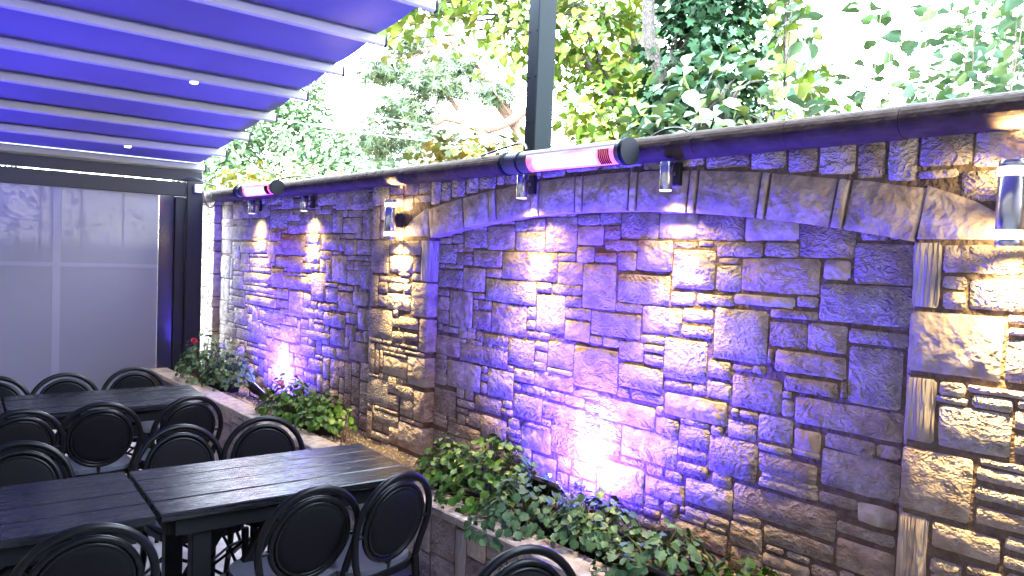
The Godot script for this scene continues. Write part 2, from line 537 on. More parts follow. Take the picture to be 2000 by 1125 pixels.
func add_poly_stone(st: SurfaceTool, poly: Array, place: Callable, proud: float, back: float) -> void:   # poly in (z, y)
	var area := 0.0
	var mid := Vector2.ZERO
	for i in poly.size():
		area += (poly[i] as Vector2).cross(poly[(i + 1) % poly.size()])
		mid += poly[i]
	mid /= poly.size()
	var p := poly.duplicate()
	if area < 0.0:
		p.reverse()
	var inner := []
	for q in p:
		var d: Vector2 = mid - q
		inner.append(q + d.normalized() * minf(0.016, d.length() * 0.25))
	st.set_smooth_group(-1)
	var n := p.size()
	for i in n:
		var k := (i + 1) % n
		quad(st, place.call(p[i].x, p[i].y, -back), place.call(p[k].x, p[k].y, -back), place.call(p[k].x, p[k].y, proud - 0.008), place.call(p[i].x, p[i].y, proud - 0.008))
	st.set_smooth_group(0)
	for i in n:
		var k := (i + 1) % n
		quad(st, place.call(p[i].x, p[i].y, proud - 0.008), place.call(p[k].x, p[k].y, proud - 0.008), place.call(inner[k].x, inner[k].y, proud), place.call(inner[i].x, inner[i].y, proud))
		tri(st, place.call(inner[i].x, inner[i].y, proud), place.call(inner[k].x, inner[k].y, proud), place.call(mid.x, mid.y, proud + 0.004))

func build_wall() -> void:
	var wall := thing("boundary_wall", "tall boundary wall of rough honey-coloured stone with an arched recess and dark rounded coping", "wall")
	var zy := func(z: float, y: float, d: float) -> Vector3: return Vector3(0.008 - d, y, z)
	# the mortar core behind every stone
	var st := begin()
	add_box(st, Vector3(0.245, 1.15, -3.75), Vector3(0.31, 2.302, 13.5), Basis.IDENTITY, 0.0)
	for s in [[-3.0, 1.188], [4.452, 5.228], [8.812, 10.5]]:
		add_box(st, Vector3(0.05, 1.15, -(s[0] + s[1]) / 2.0), Vector3(0.084, 2.3, s[1] - s[0]), Basis.IDENTITY, 0.0)
	var poly := []
	for i in 25:
		var u := 1.15 + (4.49 - 1.15) * i / 24.0
		poly.append(Vector2(-u, arch_v(u, 0.012) if u > 1.2 and u < 4.44 else 1.925))
	poly.append(Vector2(-4.49, 2.299))
	poly.append(Vector2(-1.15, 2.299))
	poly.reverse()
	add_prism(st, poly, zy, -0.083, -0.003)
	obj("mortar_core", done(st), M.mortar, wall)

	# every stone as [place, u0, u1, v0, v1, how far back it reaches, how proud]
	var list := []
	var front := at_wall(0.008)
	var deep := at_wall(0.092)
	var panel := halves(PANEL_STONES)
	var b := Bay.new()
	b.setup(1.2, 4.44, 0.2, 2.08)
	for r in panel:
		r[3] = minf(r[3], minf(arch_v(clampf(r[0], 1.2, 4.44)), arch_v(clampf(r[1], 1.2, 4.44))) + 0.03)
		b.block(r[0], r[1], r[2], r[3])
		list.append([deep, r[0] - 0.003, r[1] + 0.003, r[2] - 0.003, r[3] + 0.003, 0.01])
	for r in b.fill(rng, 0.24):
		list.append([deep, r[0] + 0.008, r[1] - 0.006, r[2] + 0.008, r[3] - 0.006, 0.01])
	b = Bay.new()
	b.setup(5.24, 8.8, 0.2, 2.34)
	for r in halves(FAR_PANEL_STONES):
		b.block(r[0], r[1], r[2], r[3])
		list.append([deep, r[0] - 0.003, r[1] + 0.003, r[2] - 0.003, r[3] + 0.003, 0.01])
	for r in b.fill(rng, 0.26):
		list.append([deep, r[0] + 0.008, r[1] - 0.006, r[2] + 0.008, r[3] - 0.006, 0.01])
	# piers and spandrels in one sheet, with the arch ring kept free
	b = Bay.new()
	b.setup(-0.8, 5.24, 0.2, 2.34)
	var named := halves(NEAR_PIER_STONES) + halves(MIDDLE_PIER_STONES)
	for r in named:
		b.block(r[0], r[1], r[2], r[3])
		list.append([front] + r + [0.082 if absf(r[0] - 4.44) < 0.02 or absf(r[1] - 1.2) < 0.02 else 0.02])
	for i in 151:
		var u := 1.2 + 3.24 * i / 150.0
		b.block(u - 0.011, u + 0.011, 0.0, arch_v(u, 0.205))
	b.block(0.86, 1.2, 1.905, 2.11)
	b.block(4.44, 4.78, 1.905, 2.09)
	b.block(0.98, 1.2, 2.09, 2.16)
	b.block(4.44, 4.66, 2.08, 2.16)
	for r in b.fill(rng, 0.3):
		var edge: bool = absf(r[0] - 4.44) < 0.03 or absf(r[1] - 1.2) < 0.03
		list.append([front, r[0] + (0.0 if absf(r[0] - 4.44) < 0.03 else 0.008), r[1] - 0.006, r[2] + 0.008, r[3] - 0.006, 0.082 if edge else 0.02])
	b = Bay.new()
	b.setup(8.8, 10.4, 0.1, 2.34)
	for r in b.fill(rng, 0.3):
		list.append([front, r[0] + (0.0 if r[0] < 8.83 else 0.008), r[1] - 0.006, r[2] + 0.008, r[3] - 0.006, 0.082 if r[0] < 8.83 else 0.02])
	# the 300 that show largest are parts, the rest one part
	for s in list:
		s.append((s[2] - s[1]) * (s[4] - s[3]) / (9.0 + s[1] * s[1]) * (0.3 if s[1] < 0.1 else 1.0))
	list.sort_custom(func(p, q): return p[6] > q[6])
	var rest := [begin(), begin(), begin(), begin(), begin()]
	for i in list.size():
		var s: Array = list[i]
		var w: float = s[2] - s[1]
		var h: float = s[4] - s[3]
		var proud := rng.randf_range(0.005, 0.013)
		if i < 300:
			var one := begin()
			add_stone(one, s[0], s[1], s[2], s[3], s[4], proud, s[5], 0.006, 0.003)
			obj("stone", done(one), stone_material(w, h), wall)
		else:
			add_stone(rest[i % 5], s[0], s[1], s[2], s[3], s[4], proud, s[5], 0.003, 0.002)
	var small := ArrayMesh.new()
	for k in 5:
		rest[k].generate_normals()
		rest[k].commit(small)
		small.surface_set_material(k, M["chiselled_stone_%d" % k])
	var pieces := MeshInstance3D.new()
	pieces.name = "small_stones"
	pieces.mesh = small
	pieces.set_meta("kind", "stuff")
	wall.add_child(pieces)

	# the arch: large dressed voussoirs with pairs of slivers between them
	var cuts := [1.205, 1.478, 1.49, 1.532, 1.545, 1.832, 1.845, 1.875, 1.888, 2.202, 2.214, 2.248, 2.262, 2.567, 2.58, 2.62, 2.635, 2.955, 2.967, 3.012, 3.025, 3.31, 3.322, 3.378, 3.39, 3.702, 3.715, 3.77, 3.785, 4.042, 4.055, 4.435]
	for k in range(0, cuts.size(), 2):
		var low := []
		var high := []
		for i in 5:
			var u: float = cuts[k] + (cuts[k + 1] - cuts[k]) * i / 4.0
			var v := arch_v(u)
			var out := Vector2(-(u - 2.82), v - (2.065 - 8.82)).normalized()
			low.append(Vector2(-u, v))
			high.append(Vector2(-u, v) + out * (0.2 + rng.randf_range(-0.003, 0.003)))
		high.reverse()
		var one := begin()
		add_poly_stone(one, low + high, zy, rng.randf_range(0.008, 0.014), 0.084)
		obj("voussoir", done(one), M["sawn_stone_%d" % rng.randi_range(0, 4)], wall)
	var mirror := [Vector2(-1.193, 1.925), Vector2(-0.87, 1.925), Vector2(-0.88, 1.985), Vector2(-1.0, 2.06), Vector2(-1.165, 2.125)]
	for side in 2:
		var p := []
		for q in mirror:
			p.append(q if side == 0 else Vector2(-5.64 - q.x, q.y))
		var one := begin()
		add_poly_stone(one, p, zy, 0.014, 0.084)
		obj("springer", done(one), M["sawn_stone_1"], wall)

	# half-round coping in lengths
	for k in 29:
		var za := 2.9 - 0.46 * k
		var prof := [Vector2(0.46, 2.302), Vector2(0.46, 2.40)]
		for i in 13:
			var a := PI / 2.0 + PI * i / 12.0
			prof.append(Vector2(-0.055 + cos(a) * 0.062, 2.362 + sin(a) * 0.06))
		prof.reverse()
		var one := begin()
		var dy := rng.randf_range(-0.002, 0.002)
		add_prism(one, prof, func(x: float, y: float, d: float) -> Vector3: return Vector3(x, y + dy, d), za - 0.4575, za)
		obj("coping_stone", done(one), M.coping, wall)

func wall_spot(called: String, parent: Node3D, at: Vector3, towards: Vector3, energy: float, angle: float, c: Color, soft: float, size := 0.02) -> void:
	var l := SpotLight3D.new()
	l.name = called
	l.light_color = c
	l.light_energy = energy
	l.spot_angle = angle
	l.spot_angle_attenuation = soft
	l.spot_attenuation = 2.0
	l.spot_range = 14.0
	l.light_size = size
	l.shadow_enabled = true
	parent.add_child(l)
	l.position = at
	var up := Vector3.UP if absf(towards.normalized().y) < 0.95 else Vector3.BACK
	l.basis = Basis.looking_at(towards, up)

func cylinder(r: float, y0: float, y1: float, bevel := 0.003) -> ArrayMesh:
	var st := begin()
	add_tube(st, [Vector3(0, y0, 0), Vector3(0, y0 + 0.0001, 0), Vector3(0, y0 + bevel, 0), Vector3(0, y1 - bevel, 0), Vector3(0, y1 - 0.0001, 0), Vector3(0, y1, 0)], [r - bevel, r - bevel, r, r, r - bevel, r - bevel], 24)
	return done(st)

func down_lamp(face: float, u: float, label: String) -> void:
	var t := thing("wall_downlight", label, "wall lamp", Vector3(face - 0.10, 2.145, -u), 0.0, "steel cylinder downlights on the stone wall")
	obj("lamp_body", cylinder(0.032, 0.004, 0.135), M.stainless, t)
	obj("lamp_lens", cylinder(0.029, -0.002, 0.0036, 0.001), M.warm_glass, t)
	obj("bracket", box(Vector3(0.05, 0.085, 0), Vector3(0.045, 0.03, 0.024)), M.stainless, t)
	obj("wall_plate", box(Vector3(0.082, 0.085, 0), Vector3(0.03, 0.11, 0.05)), M.black_plastic, t)
	wall_spot("lamp_beam", t, Vector3(0, -0.01, 0), Vector3(0.08, -1, 0), 1.05, 29.0, WARM, 1.0)
	wall_spot("lamp_spill", t, Vector3(0, -0.01, 0), Vector3(0.1, -1, 0), 0.2, 64.0, WARM, 1.0)

func twin_lamp(u: float, label: String) -> void:
	var t := thing("up_and_down_wall_lamp", label, "wall lamp", Vector3(-0.10, 1.9, -u), 0.0, "tall steel lamps that shine up and down")
	obj("lamp_body", cylinder(0.044, 0.052, 0.232), M.stainless, t)
	for y in [0.0, 0.262]:
		obj("end_cap", cylinder(0.044, y, y + 0.022), M.stainless, t)
	for y in [0.0225, 0.2325]:
		obj("glass_ring", cylinder(0.047, y, y + 0.029), M.warm_glass, t)
	for y in [0.037, 0.247]:
		var o := OmniLight3D.new()
		o.name = "ring_light"
		o.light_color = WARM
		o.light_energy = 0.035
		o.light_size = 0.012
		o.omni_range = 10.0
		o.omni_attenuation = 2.0
		o.shadow_enabled = true
		t.add_child(o, true)
		o.position = Vector3(0, y, 0)
	obj("wall_mount", box(Vector3(0.068, 0.14, 0), Vector3(0.05, 0.1, 0.05)), M.black_plastic, t)
	wall_spot("lamp_beam", t, Vector3(0.02, -0.012, 0), Vector3(0.07, -1, 0), 1.2, 27.0, WARM, 1.0)
	wall_spot("lamp_spill", t, Vector3(0.02, -0.012, 0), Vector3(0.1, -1, 0), 0.24, 66.0, WARM, 1.0)
	wall_spot("lamp_light_up", t, Vector3(0.02, 0.295, 0), Vector3(0.1, 1, 0), 0.42, 36.0, WARM, 1.0)

func heater(z0: float, z1: float, y: float, label: String) -> void:
	var length := z1 - z0
	var t := thing("infrared_heater", label, "heater", Vector3(-0.19, y, (z0 + z1) / 2.0), 0.0, "infrared heaters fixed under the coping")
	var r := 0.06
	var ring := func(called: String, m: Material, rad: float, za: float, zb: float, a0: float, a1: float, parent: Node3D) -> MeshInstance3D:
		# a curved sheet of the casing; angle 0 faces the terrace (-x), positive turns down
		var st := begin()
		st.set_smooth_group(0)
		var n := maxi(3, int((a1 - a0) / 0.2))
		for i in n:
			var p := a0 + (a1 - a0) * i / n
			var q := a0 + (a1 - a0) * (i + 1) / n
			var P := Vector3(-cos(p) * rad, -sin(p) * rad, 0)
			var Q := Vector3(-cos(q) * rad, -sin(q) * rad, 0)
			var za_ := Vector3(0, 0, za)
			var zb_ := Vector3(0, 0, zb)
			quad(st, Q + za_, Q + zb_, P + zb_, P + za_)
			var pi_ := P * ((rad - 0.004) / rad)
			var qi_ := Q * ((rad - 0.004) / rad)
			quad(st, Q + zb_, qi_ + zb_, pi_ + zb_, P + zb_)
			quad(st, P + za_, pi_ + za_, qi_ + za_, Q + za_)
		return obj(called, done(st), m, parent)
	obj("casing", tube([Vector3(0, 0, -length / 2), Vector3(0, 0, length / 2)], [r], 28), M.heater_silver, t)
	for s in [-1.0, 1.0]:
		obj("end_cap", tube([Vector3(0, 0, s * length / 2 - 0.012), Vector3(0, 0, s * length / 2 + 0.012)], [r + 0.008], 28), M.heater_cap, t)
	ring.call("reflector_surround", M.heater_edge, r + 0.003, -length * 0.25, length * 0.45, -0.42, 1.3, t)
	ring.call("glowing_element", M.heater_element, r + 0.006, -length * 0.19, length * 0.32, -0.12, 0.95, t)
	for k in 6:
		var z := length * (0.345 + 0.014 * k)
		ring.call("louvre", M.heater_cap, r + 0.008, z, z + length * 0.007, -0.2, 1.05, t)
	ring.call("clamp_band", M.heater_cap, r + 0.004, -length * 0.36, -length * 0.345, 0.0, TAU, t)
	for s in [-0.3, 0.3]:
		var st := begin()
		add_bar(st, Vector3(0.05, 0.02, s * length), Vector3(0.2, 0.0, s * length), 0.03, 0.02)
		obj("bracket", done(st), M.black_plastic, t)
	var l := AreaLight3D.new()
	l.name = "heater_light"
	l.area_size = Vector2(length * 0.5, 0.07)
	l.light_color = Color(1.0, 0.35, 0.42)
	l.light_energy = 0.1
	l.shadow_enabled = true
	t.add_child(l)
	l.position = Vector3(-0.056, -0.064, length * 0.065)
	l.basis = Basis.looking_at(Vector3(-0.6, -0.8, 0), Vector3.UP)

func flood(at: Vector3, label: String, energy: float, lean := -0.78, group := "blue floodlights in the planter", cone := 80.0) -> void:
	# a small flat floodlight standing in the plants, tilted up at the wall
	var t := thing("floodlight", label, "floodlight", at, 0.0, group)
	var tilt := Basis(Vector3.BACK, lean)     # its glass looks up and to the wall
	obj("housing", box(Vector3(0, 0.09, 0), Vector3(0.17, 0.035, 0.2), 0.008, tilt), M.black_plastic, t)
	for k in 7:
		obj("cooling_fin", box(Vector3(0, 0.09, 0) + tilt * Vector3(0, -0.026, -0.08 + 0.0266 * k), Vector3(0.14, 0.018, 0.004), 0.001, tilt), M.black_plastic, t)
	obj("lamp_glass", box(Vector3(0, 0.09, 0) + tilt * Vector3(0, 0.019, 0), Vector3(0.14, 0.004, 0.17), 0.001, tilt), M.flood_glass, t)
	obj("stand", tube([Vector3(0, 0.09, 0.115), Vector3(0, 0.0, 0.115), Vector3(0, 0.0, -0.115), Vector3(0, 0.09, -0.115)], [0.007], 6), M.black_plastic, t)
	obj("ground_spike", tube([Vector3(0, 0.0, 0), Vector3(0, -0.14, 0)], [0.01, 0.003], 6), M.black_plastic, t)
	wall_spot("flood_light", t, Vector3(0, 0.09, 0) + tilt * Vector3(0, 0.028, 0), tilt * Vector3(0, 1, 0), energy, cone, VIOLET, 0.6, 0.06)
	if cone > 60.0:    # its cold white core
		wall_spot("white_core_light", t, Vector3(0, 0.09, 0) + tilt * Vector3(0, 0.03, 0), Vector3(0.8, 0.5, 0.0), 0.45, 25.0, Color(0.5, 0.9, 1.0), 0.7, 0.04)

func build_awning() -> void:
	var t := thing("retractable_awning", "large white fabric awning on ribs, lit violet from below, sloping down to the screen", "awning")
	var step := 0.6363
	var line := func(z: float) -> float: return 2.664 + 0.173 * (z + 8.692)
	var x0 := -0.15
	var x1 := -6.5
	for k in 24:
		var z := -8.692 + step * k
		var y: float = line.call(z)
		var rib := obj("rib", box(Vector3((x0 + x1) / 2, y, z), Vector3(x0 - x1, 0.075, 0.042), 0.014), M.grey_aluminium, t)
		obj("end_plug", box(Vector3(x0 + 0.006, y, z), Vector3(0.012, 0.08, 0.047), 0.004), M.heater_cap, rib)
		if k < 23:
			# one bay of fabric, hung from rib to rib with a little sag
			var top := []
			var bottom := []
			for i in 9:
				var f := i / 8.0
				var zz := z + step * f
				var yy: float = line.call(zz) + 0.048 - sin(f * PI) * 0.02
				top.append(Vector2(zz, yy + 0.004))
				bottom.append(Vector2(zz, yy))
			top.reverse()
			var st := begin()
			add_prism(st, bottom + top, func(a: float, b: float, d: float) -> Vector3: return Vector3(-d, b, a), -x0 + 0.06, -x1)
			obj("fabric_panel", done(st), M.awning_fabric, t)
	for p in LED_SPOTS:
		var s := obj("spot_lamp", tube([Vector3(p[0], p[1] + 0.012, p[2]), Vector3(p[0], p[1], p[2])], [0.036], 16), M.white_aluminium, t)
		obj("lamp_glass", tube([Vector3(p[0], p[1] + 0.002, p[2]), Vector3(p[0], p[1] - 0.006, p[2])], [0.027], 16), M.white_led, s)
		wall_spot("spot_light", s, Vector3(p[0], p[1] - 0.01, p[2]), Vector3(0, -1, 0.001), 0.35, 45.0, Color(1, 0.95, 0.86), 0.8)

func build_frame() -> void:
	var t := thing("pergola_frame", "dark grey metal frame with a double top beam and corner post round the screen", "pergola")
	obj("top_beam", box(Vector3(-3.34, 2.555, -8.70), Vector3(6.3, 0.11, 0.14), 0.006), M.anthracite, t)
	obj("corner_post", box(Vector3(-0.272, 1.25, -8.69), Vector3(0.17, 2.497, 0.16), 0.008), M.anthracite, t)
	obj("side_channel", box(Vector3(-0.412, 1.16, -8.71), Vector3(0.1, 2.32, 0.1), 0.006), M.anthracite, t)
	obj("gutter", box(Vector3(-3.34, 2.677, -8.75), Vector3(6.36, 0.13, 0.09), 0.012), M.grey_aluminium, t)
	obj("blind_box", box(Vector3(-3.45, 2.405, -8.69), Vector3(6.17, 0.155, 0.13), 0.006), M.anthracite, t)
	var s := thing("roller_screen", "pale translucent roller screen closing the far end of the terrace", "screen", Vector3(0, 0, -8.7))
	obj("mesh_sheet", box(Vector3(-3.53, 1.19, 0), Vector3(5.82, 2.27, 0.003), 0.0), M.screen_mesh, s)
	obj("welded_seam", box(Vector3(-1.57, 1.19, 0.003), Vector3(0.07, 2.26, 0.003), 0.0), M.screen_weld, s)
	obj("welded_seam", box(Vector3(-4.4, 1.19, 0.003), Vector3(0.07, 2.26, 0.003), 0.0), M.screen_weld, s)
	obj("welded_seam", box(Vector3(-3.53, 1.56, 0.0055), Vector3(5.8, 0.04, 0.002), 0.0), M.screen_weld, s)
	obj("clear_strip", box(Vector3(-0.54, 1.19, 0), Vector3(0.157, 2.27, 0.003), 0.0), M.clear_vinyl, s)
	obj("bottom_bar", box(Vector3(-3.46, 0.04, 0), Vector3(5.96, 0.05, 0.03)), M.anthracite, s)

func chair_source() -> Node3D:
	# base under the middle of the seat; the sitter looks along -z
	var t := thing("oval_back_chair", "", "chair")
	var st := begin()
	var seat := []
	for i in 28:
		var a := TAU * i / 28.0
		var k := 0.212 / pow(pow(absf(cos(a)), 3.2) + pow(absf(sin(a)), 3.2), 1.0 / 3.2)
		seat.append(Vector2(cos(a) * k * (1.0 - 0.06 * sin(a)), sin(a) * k))
	add_prism(st, seat, func(x: float, y: float, d: float) -> Vector3: return Vector3(x, d, -y), 0.415, 0.445)
	obj("seat", done(st), M.chair_resin, t)
	st = begin()
	var pad := []
	for q in seat:
		pad.append(q * 0.94)
	add_prism(st, pad, func(x: float, y: float, d: float) -> Vector3: return Vector3(x, d, -y), 0.4455, 0.468)
	obj("seat_pad", done(st), M.seat_pad, t)
	for sx in [-1.0, 1.0]:
		obj("leg", tube([Vector3(sx * 0.175, 0.42, -0.17), Vector3(sx * 0.18, 0.2, -0.178), Vector3(sx * 0.185, 0.0, -0.19)], [0.019, 0.016, 0.012], 10), M.chair_resin, t)
	# the outer hoop runs down into the rear legs
	var lean := 0.16
	for sx in [-1.0, 1.0]:
		obj("leg", tube([Vector3(sx * 0.17, 0.45, 0.195), Vector3(sx * 0.175, 0.22, 0.215), Vector3(sx * 0.19, 0.0, 0.25)], [0.019, 0.017, 0.013], 10), M.chair_resin, t)
	var hoop := [Vector3(-0.168, 0.44, 0.194), Vector3(-0.192, 0.52, 0.20)]
	for i in 25:
		var a := PI + 0.25 - (PI + 0.5) * i / 24.0
		var y := 0.648 + sin(a) * 0.212
		hoop.append(Vector3(cos(a) * 0.218, y, 0.2 + (y - 0.5) * lean))
	hoop.append_array([Vector3(0.192, 0.52, 0.20), Vector3(0.168, 0.44, 0.194)])
	var h := obj("outer_hoop", tube(hoop, [0.0155], 10), M.chair_resin, t)
	var c := Vector3(0, 0.655, 0.2 + 0.155 * lean)
	obj("inner_rim", tube(ring_pts(c, 0.168, 0.166, 32, lean), [0.0125], 8, true), M.chair_resin, t)
	obj("bead", tube(ring_pts(c + Vector3(0, 0, 0.006), 0.149, 0.147, 32, lean), [0.007], 6, true), M.chair_resin, h)
	obj("bead", tube(ring_pts(c + Vector3(0, 0, -0.006), 0.149, 0.147, 32, lean), [0.007], 6, true), M.chair_resin, h)
	st = begin()
	for side in [-1.0, 1.0]:
		st.set_smooth_group(0)
		var rings := []
		for j in 4:
			var f: float = [0.15, 0.145, 0.12, 0.06][j]
			rings.append(ring_pts(c + Vector3(0, 0, side * [0.004, 0.010, 0.015, 0.018][j]), f, f * 0.985, 24, lean))
		for j in 3:
			for i in 24:
				var k := (i + 1) % 24
				if side > 0:
					quad(st, rings[j][i], rings[j][k], rings[j + 1][k], rings[j + 1][i])
				else:
					quad(st, rings[j][k], rings[j][i], rings[j + 1][i], rings[j + 1][k])
		for i in 24:
			var k := (i + 1) % 24
			var m := c + Vector3(0, 0, side * 0.019)
			if side > 0:
				tri(st, rings[3][i], rings[3][k], m)
			else:
				tri(st, rings[3][k], rings[3][i], m)
	obj("back_panel", done(st), M.chair_panel, t)
	# side links from the inner rim to the hoop, and crossed stretchers
	for sx in [-1.0, 1.0]:
		obj("side_link", tube([c + Vector3(sx * 0.165, -0.02, -0.003), c + Vector3(sx * 0.212, -0.02, -0.003)], [0.008], 6), M.chair_resin, t)
	obj("lower_link", tube([c + Vector3(0, -0.165, -0.026), Vector3(0, 0.44, 0.19)], [0.012], 6), M.chair_resin, t)
	for pair in [[Vector3(-0.18, 0.13, -0.183), Vector3(0.178, 0.36, -0.172)], [Vector3(0.18, 0.13, -0.183), Vector3(-0.178, 0.36, -0.172)], [Vector3(-0.18, 0.13, -0.183), Vector3(-0.173, 0.36, 0.203)], [Vector3(-0.18, 0.36, -0.175), Vector3(-0.182, 0.13, 0.225)], [Vector3(0.18, 0.13, -0.183), Vector3(0.173, 0.36, 0.203)], [Vector3(0.18, 0.36, -0.175), Vector3(0.182, 0.13, 0.225)], [Vector3(-0.182, 0.13, 0.225), Vector3(0.173, 0.36, 0.203)], [Vector3(0.182, 0.13, 0.225), Vector3(-0.173, 0.36, 0.203)]]:
		var mid: Vector3 = (pair[0] + pair[1]) / 2.0 + Vector3(0, 0.02, 0)
		obj("stretcher", tube([pair[0], mid, pair[1]], [0.008], 6), M.chair_resin, t)
	return t

func build_table(called: String, label: String, centre: Vector3, turn: float, length: float, width: float) -> void:
	# planks run along x
	var t := thing(called, label, "table", centre, turn, "black plank tables set end to end")
	var n := 4
	var pw := width / n
	for k in n:
		var st := begin()
		add_box(st, Vector3(0, 0.741, -width / 2 + pw * (k + 0.5)), Vector3(length, 0.036, pw - 0.004), Basis.IDENTITY, 0.004)
		var p := obj("plank", done(st), M.black_timber, t)
		p.position.y = rng.randf_range(-0.0012, 0.0012)
	for s in [-1.0, 1.0]:
		obj("apron", box(Vector3(0, 0.685, s * (width / 2 - 0.05)), Vector3(length - 0.12, 0.075, 0.028)), M.black_frame_timber, t)
		obj("end_rail", box(Vector3(s * (length / 2 - 0.05), 0.685, 0), Vector3(0.03, 0.075, width - 0.13)), M.black_frame_timber, t)
		for z in [-1.0, 1.0]:
			obj("leg", box(Vector3(s * (length / 2 - 0.17), 0.3235, z * (width / 2 - 0.10)), Vector3(0.075, 0.647, 0.075)), M.black_frame_timber, t)
			var st := begin()
			add_bar(st, Vector3(s * (length / 2 - 0.19), 0.16, z * (width / 2 - 0.105)), Vector3(s * 0.1, 0.62, z * (width / 2 - 0.105)), 0.05, 0.06)
			obj("brace", done(st), M.black_frame_timber, t)
		obj("foot_rail", box(Vector3(s * (length / 2 - 0.17), 0.13, 0), Vector3(0.05, 0.06, width - 0.28)), M.black_frame_timber, t)

func build_planter() -> void:
	var t := thing("planter_wall", "low stone planter with pale flat capping along the foot of the wall", "planter")
	var st := begin()
	add_box(st, Vector3(-0.58, 0.19, -3.5), Vector3(0.14, 0.38, 11.0), Basis.IDENTITY, 0.0)
	obj("mortar_core", done(st), M.mortar, t)
	var b := Bay.new()
	b.setup(-2.0, 9.0, 0.0, 0.4)
	var place := at_wall(-0.651)
	var all := b.fill(rng, 0.3)
	for r in all:
		if r[0] < 0.9 or r[0] > 7.5:
			continue
		st = begin()
		add_stone(st, place, r[0] + 0.007, r[1] - 0.006, r[2] + 0.006, r[3] - 0.006, rng.randf_range(0.006, 0.016), 0.01, 0.004, 0.002)
		obj("stone", done(st), stone_material(r[1] - r[0], r[3] - r[2]), t)
	var z := 2.0
	while z > -8.6:
		var len := rng.randf_range(0.42, 0.6)
		obj("capping_slab", box(Vector3(-0.595, 0.43, z - len / 2), Vector3(0.19, 0.048, len - 0.006), 0.007), M.flagstone, t)
		z -= len
	# soil falls a little towards the wall
	st = begin()
	for k in 44:
		for i in 4:
			var za := 2.0 - 0.25 * k
			var f := func(x: int, zz: float) -> Vector3: return Vector3(-0.52 + 0.155 * x, 0.425 - 0.03 * x + 0.012 * sin(zz * 9.0 + x * 2.1), zz)
			st.set_smooth_group(0)
			quad(st, f.call(i, za), f.call(i + 1, za), f.call(i + 1, za - 0.25), f.call(i, za - 0.25))
	structure("soil", done(st), M.soil)
	# gravel
	var stone := begin()
	var rad := [1.0, 0.8, 0.95, 0.75, 1.0, 0.85]
	for i in 6:
		var k := (i + 1) % 6
		stone.set_smooth_group(-1)
		var A := Vector3(cos(TAU * i / 6) * rad[i], 0, sin(TAU * i / 6) * rad[i])
		var B := Vector3(cos(TAU * k / 6) * rad[k], 0, sin(TAU * k / 6) * rad[k])
		tri(stone, B, A, Vector3(0.1, 0.7, 0))
		tri(stone, A, B, Vector3(0, -0.5, 0.1))
	var mm := MultiMesh.new()
	mm.transform_format = MultiMesh.TRANSFORM_3D
	mm.mesh = done(stone)
	var n := 6500
	mm.instance_count = n
	for k in n:
		var x := rng.randf_range(-0.54, 0.05)
		if rng.randf() < 0.55:
			x = rng.randf_range(-0.54, -0.36)
		var zz := rng.randf_range(-8.4, 0.0)
		var s := rng.randf_range(0.004, 0.011)
		var at := Vector3(x, 0.43 - 0.19 * (x + 0.52) + 0.004, zz)
		if x < -0.5:
			at.y = 0.452
			s *= 0.6
		mm.set_instance_transform(k, Transform3D(Basis.from_euler(Vector3(rng.randf() * 6, rng.randf() * 6, 0)).scaled(Vector3.ONE * s), at))
	var g := MultiMeshInstance3D.new()
	g.name = "gravel"
	g.multimesh = mm
	g.material_override = M.pebble
	add_child(g)
	g.set_meta("kind", "stuff")
	tag(g, "pale gravel scattered over the planter bed behind the capping", "gravel")

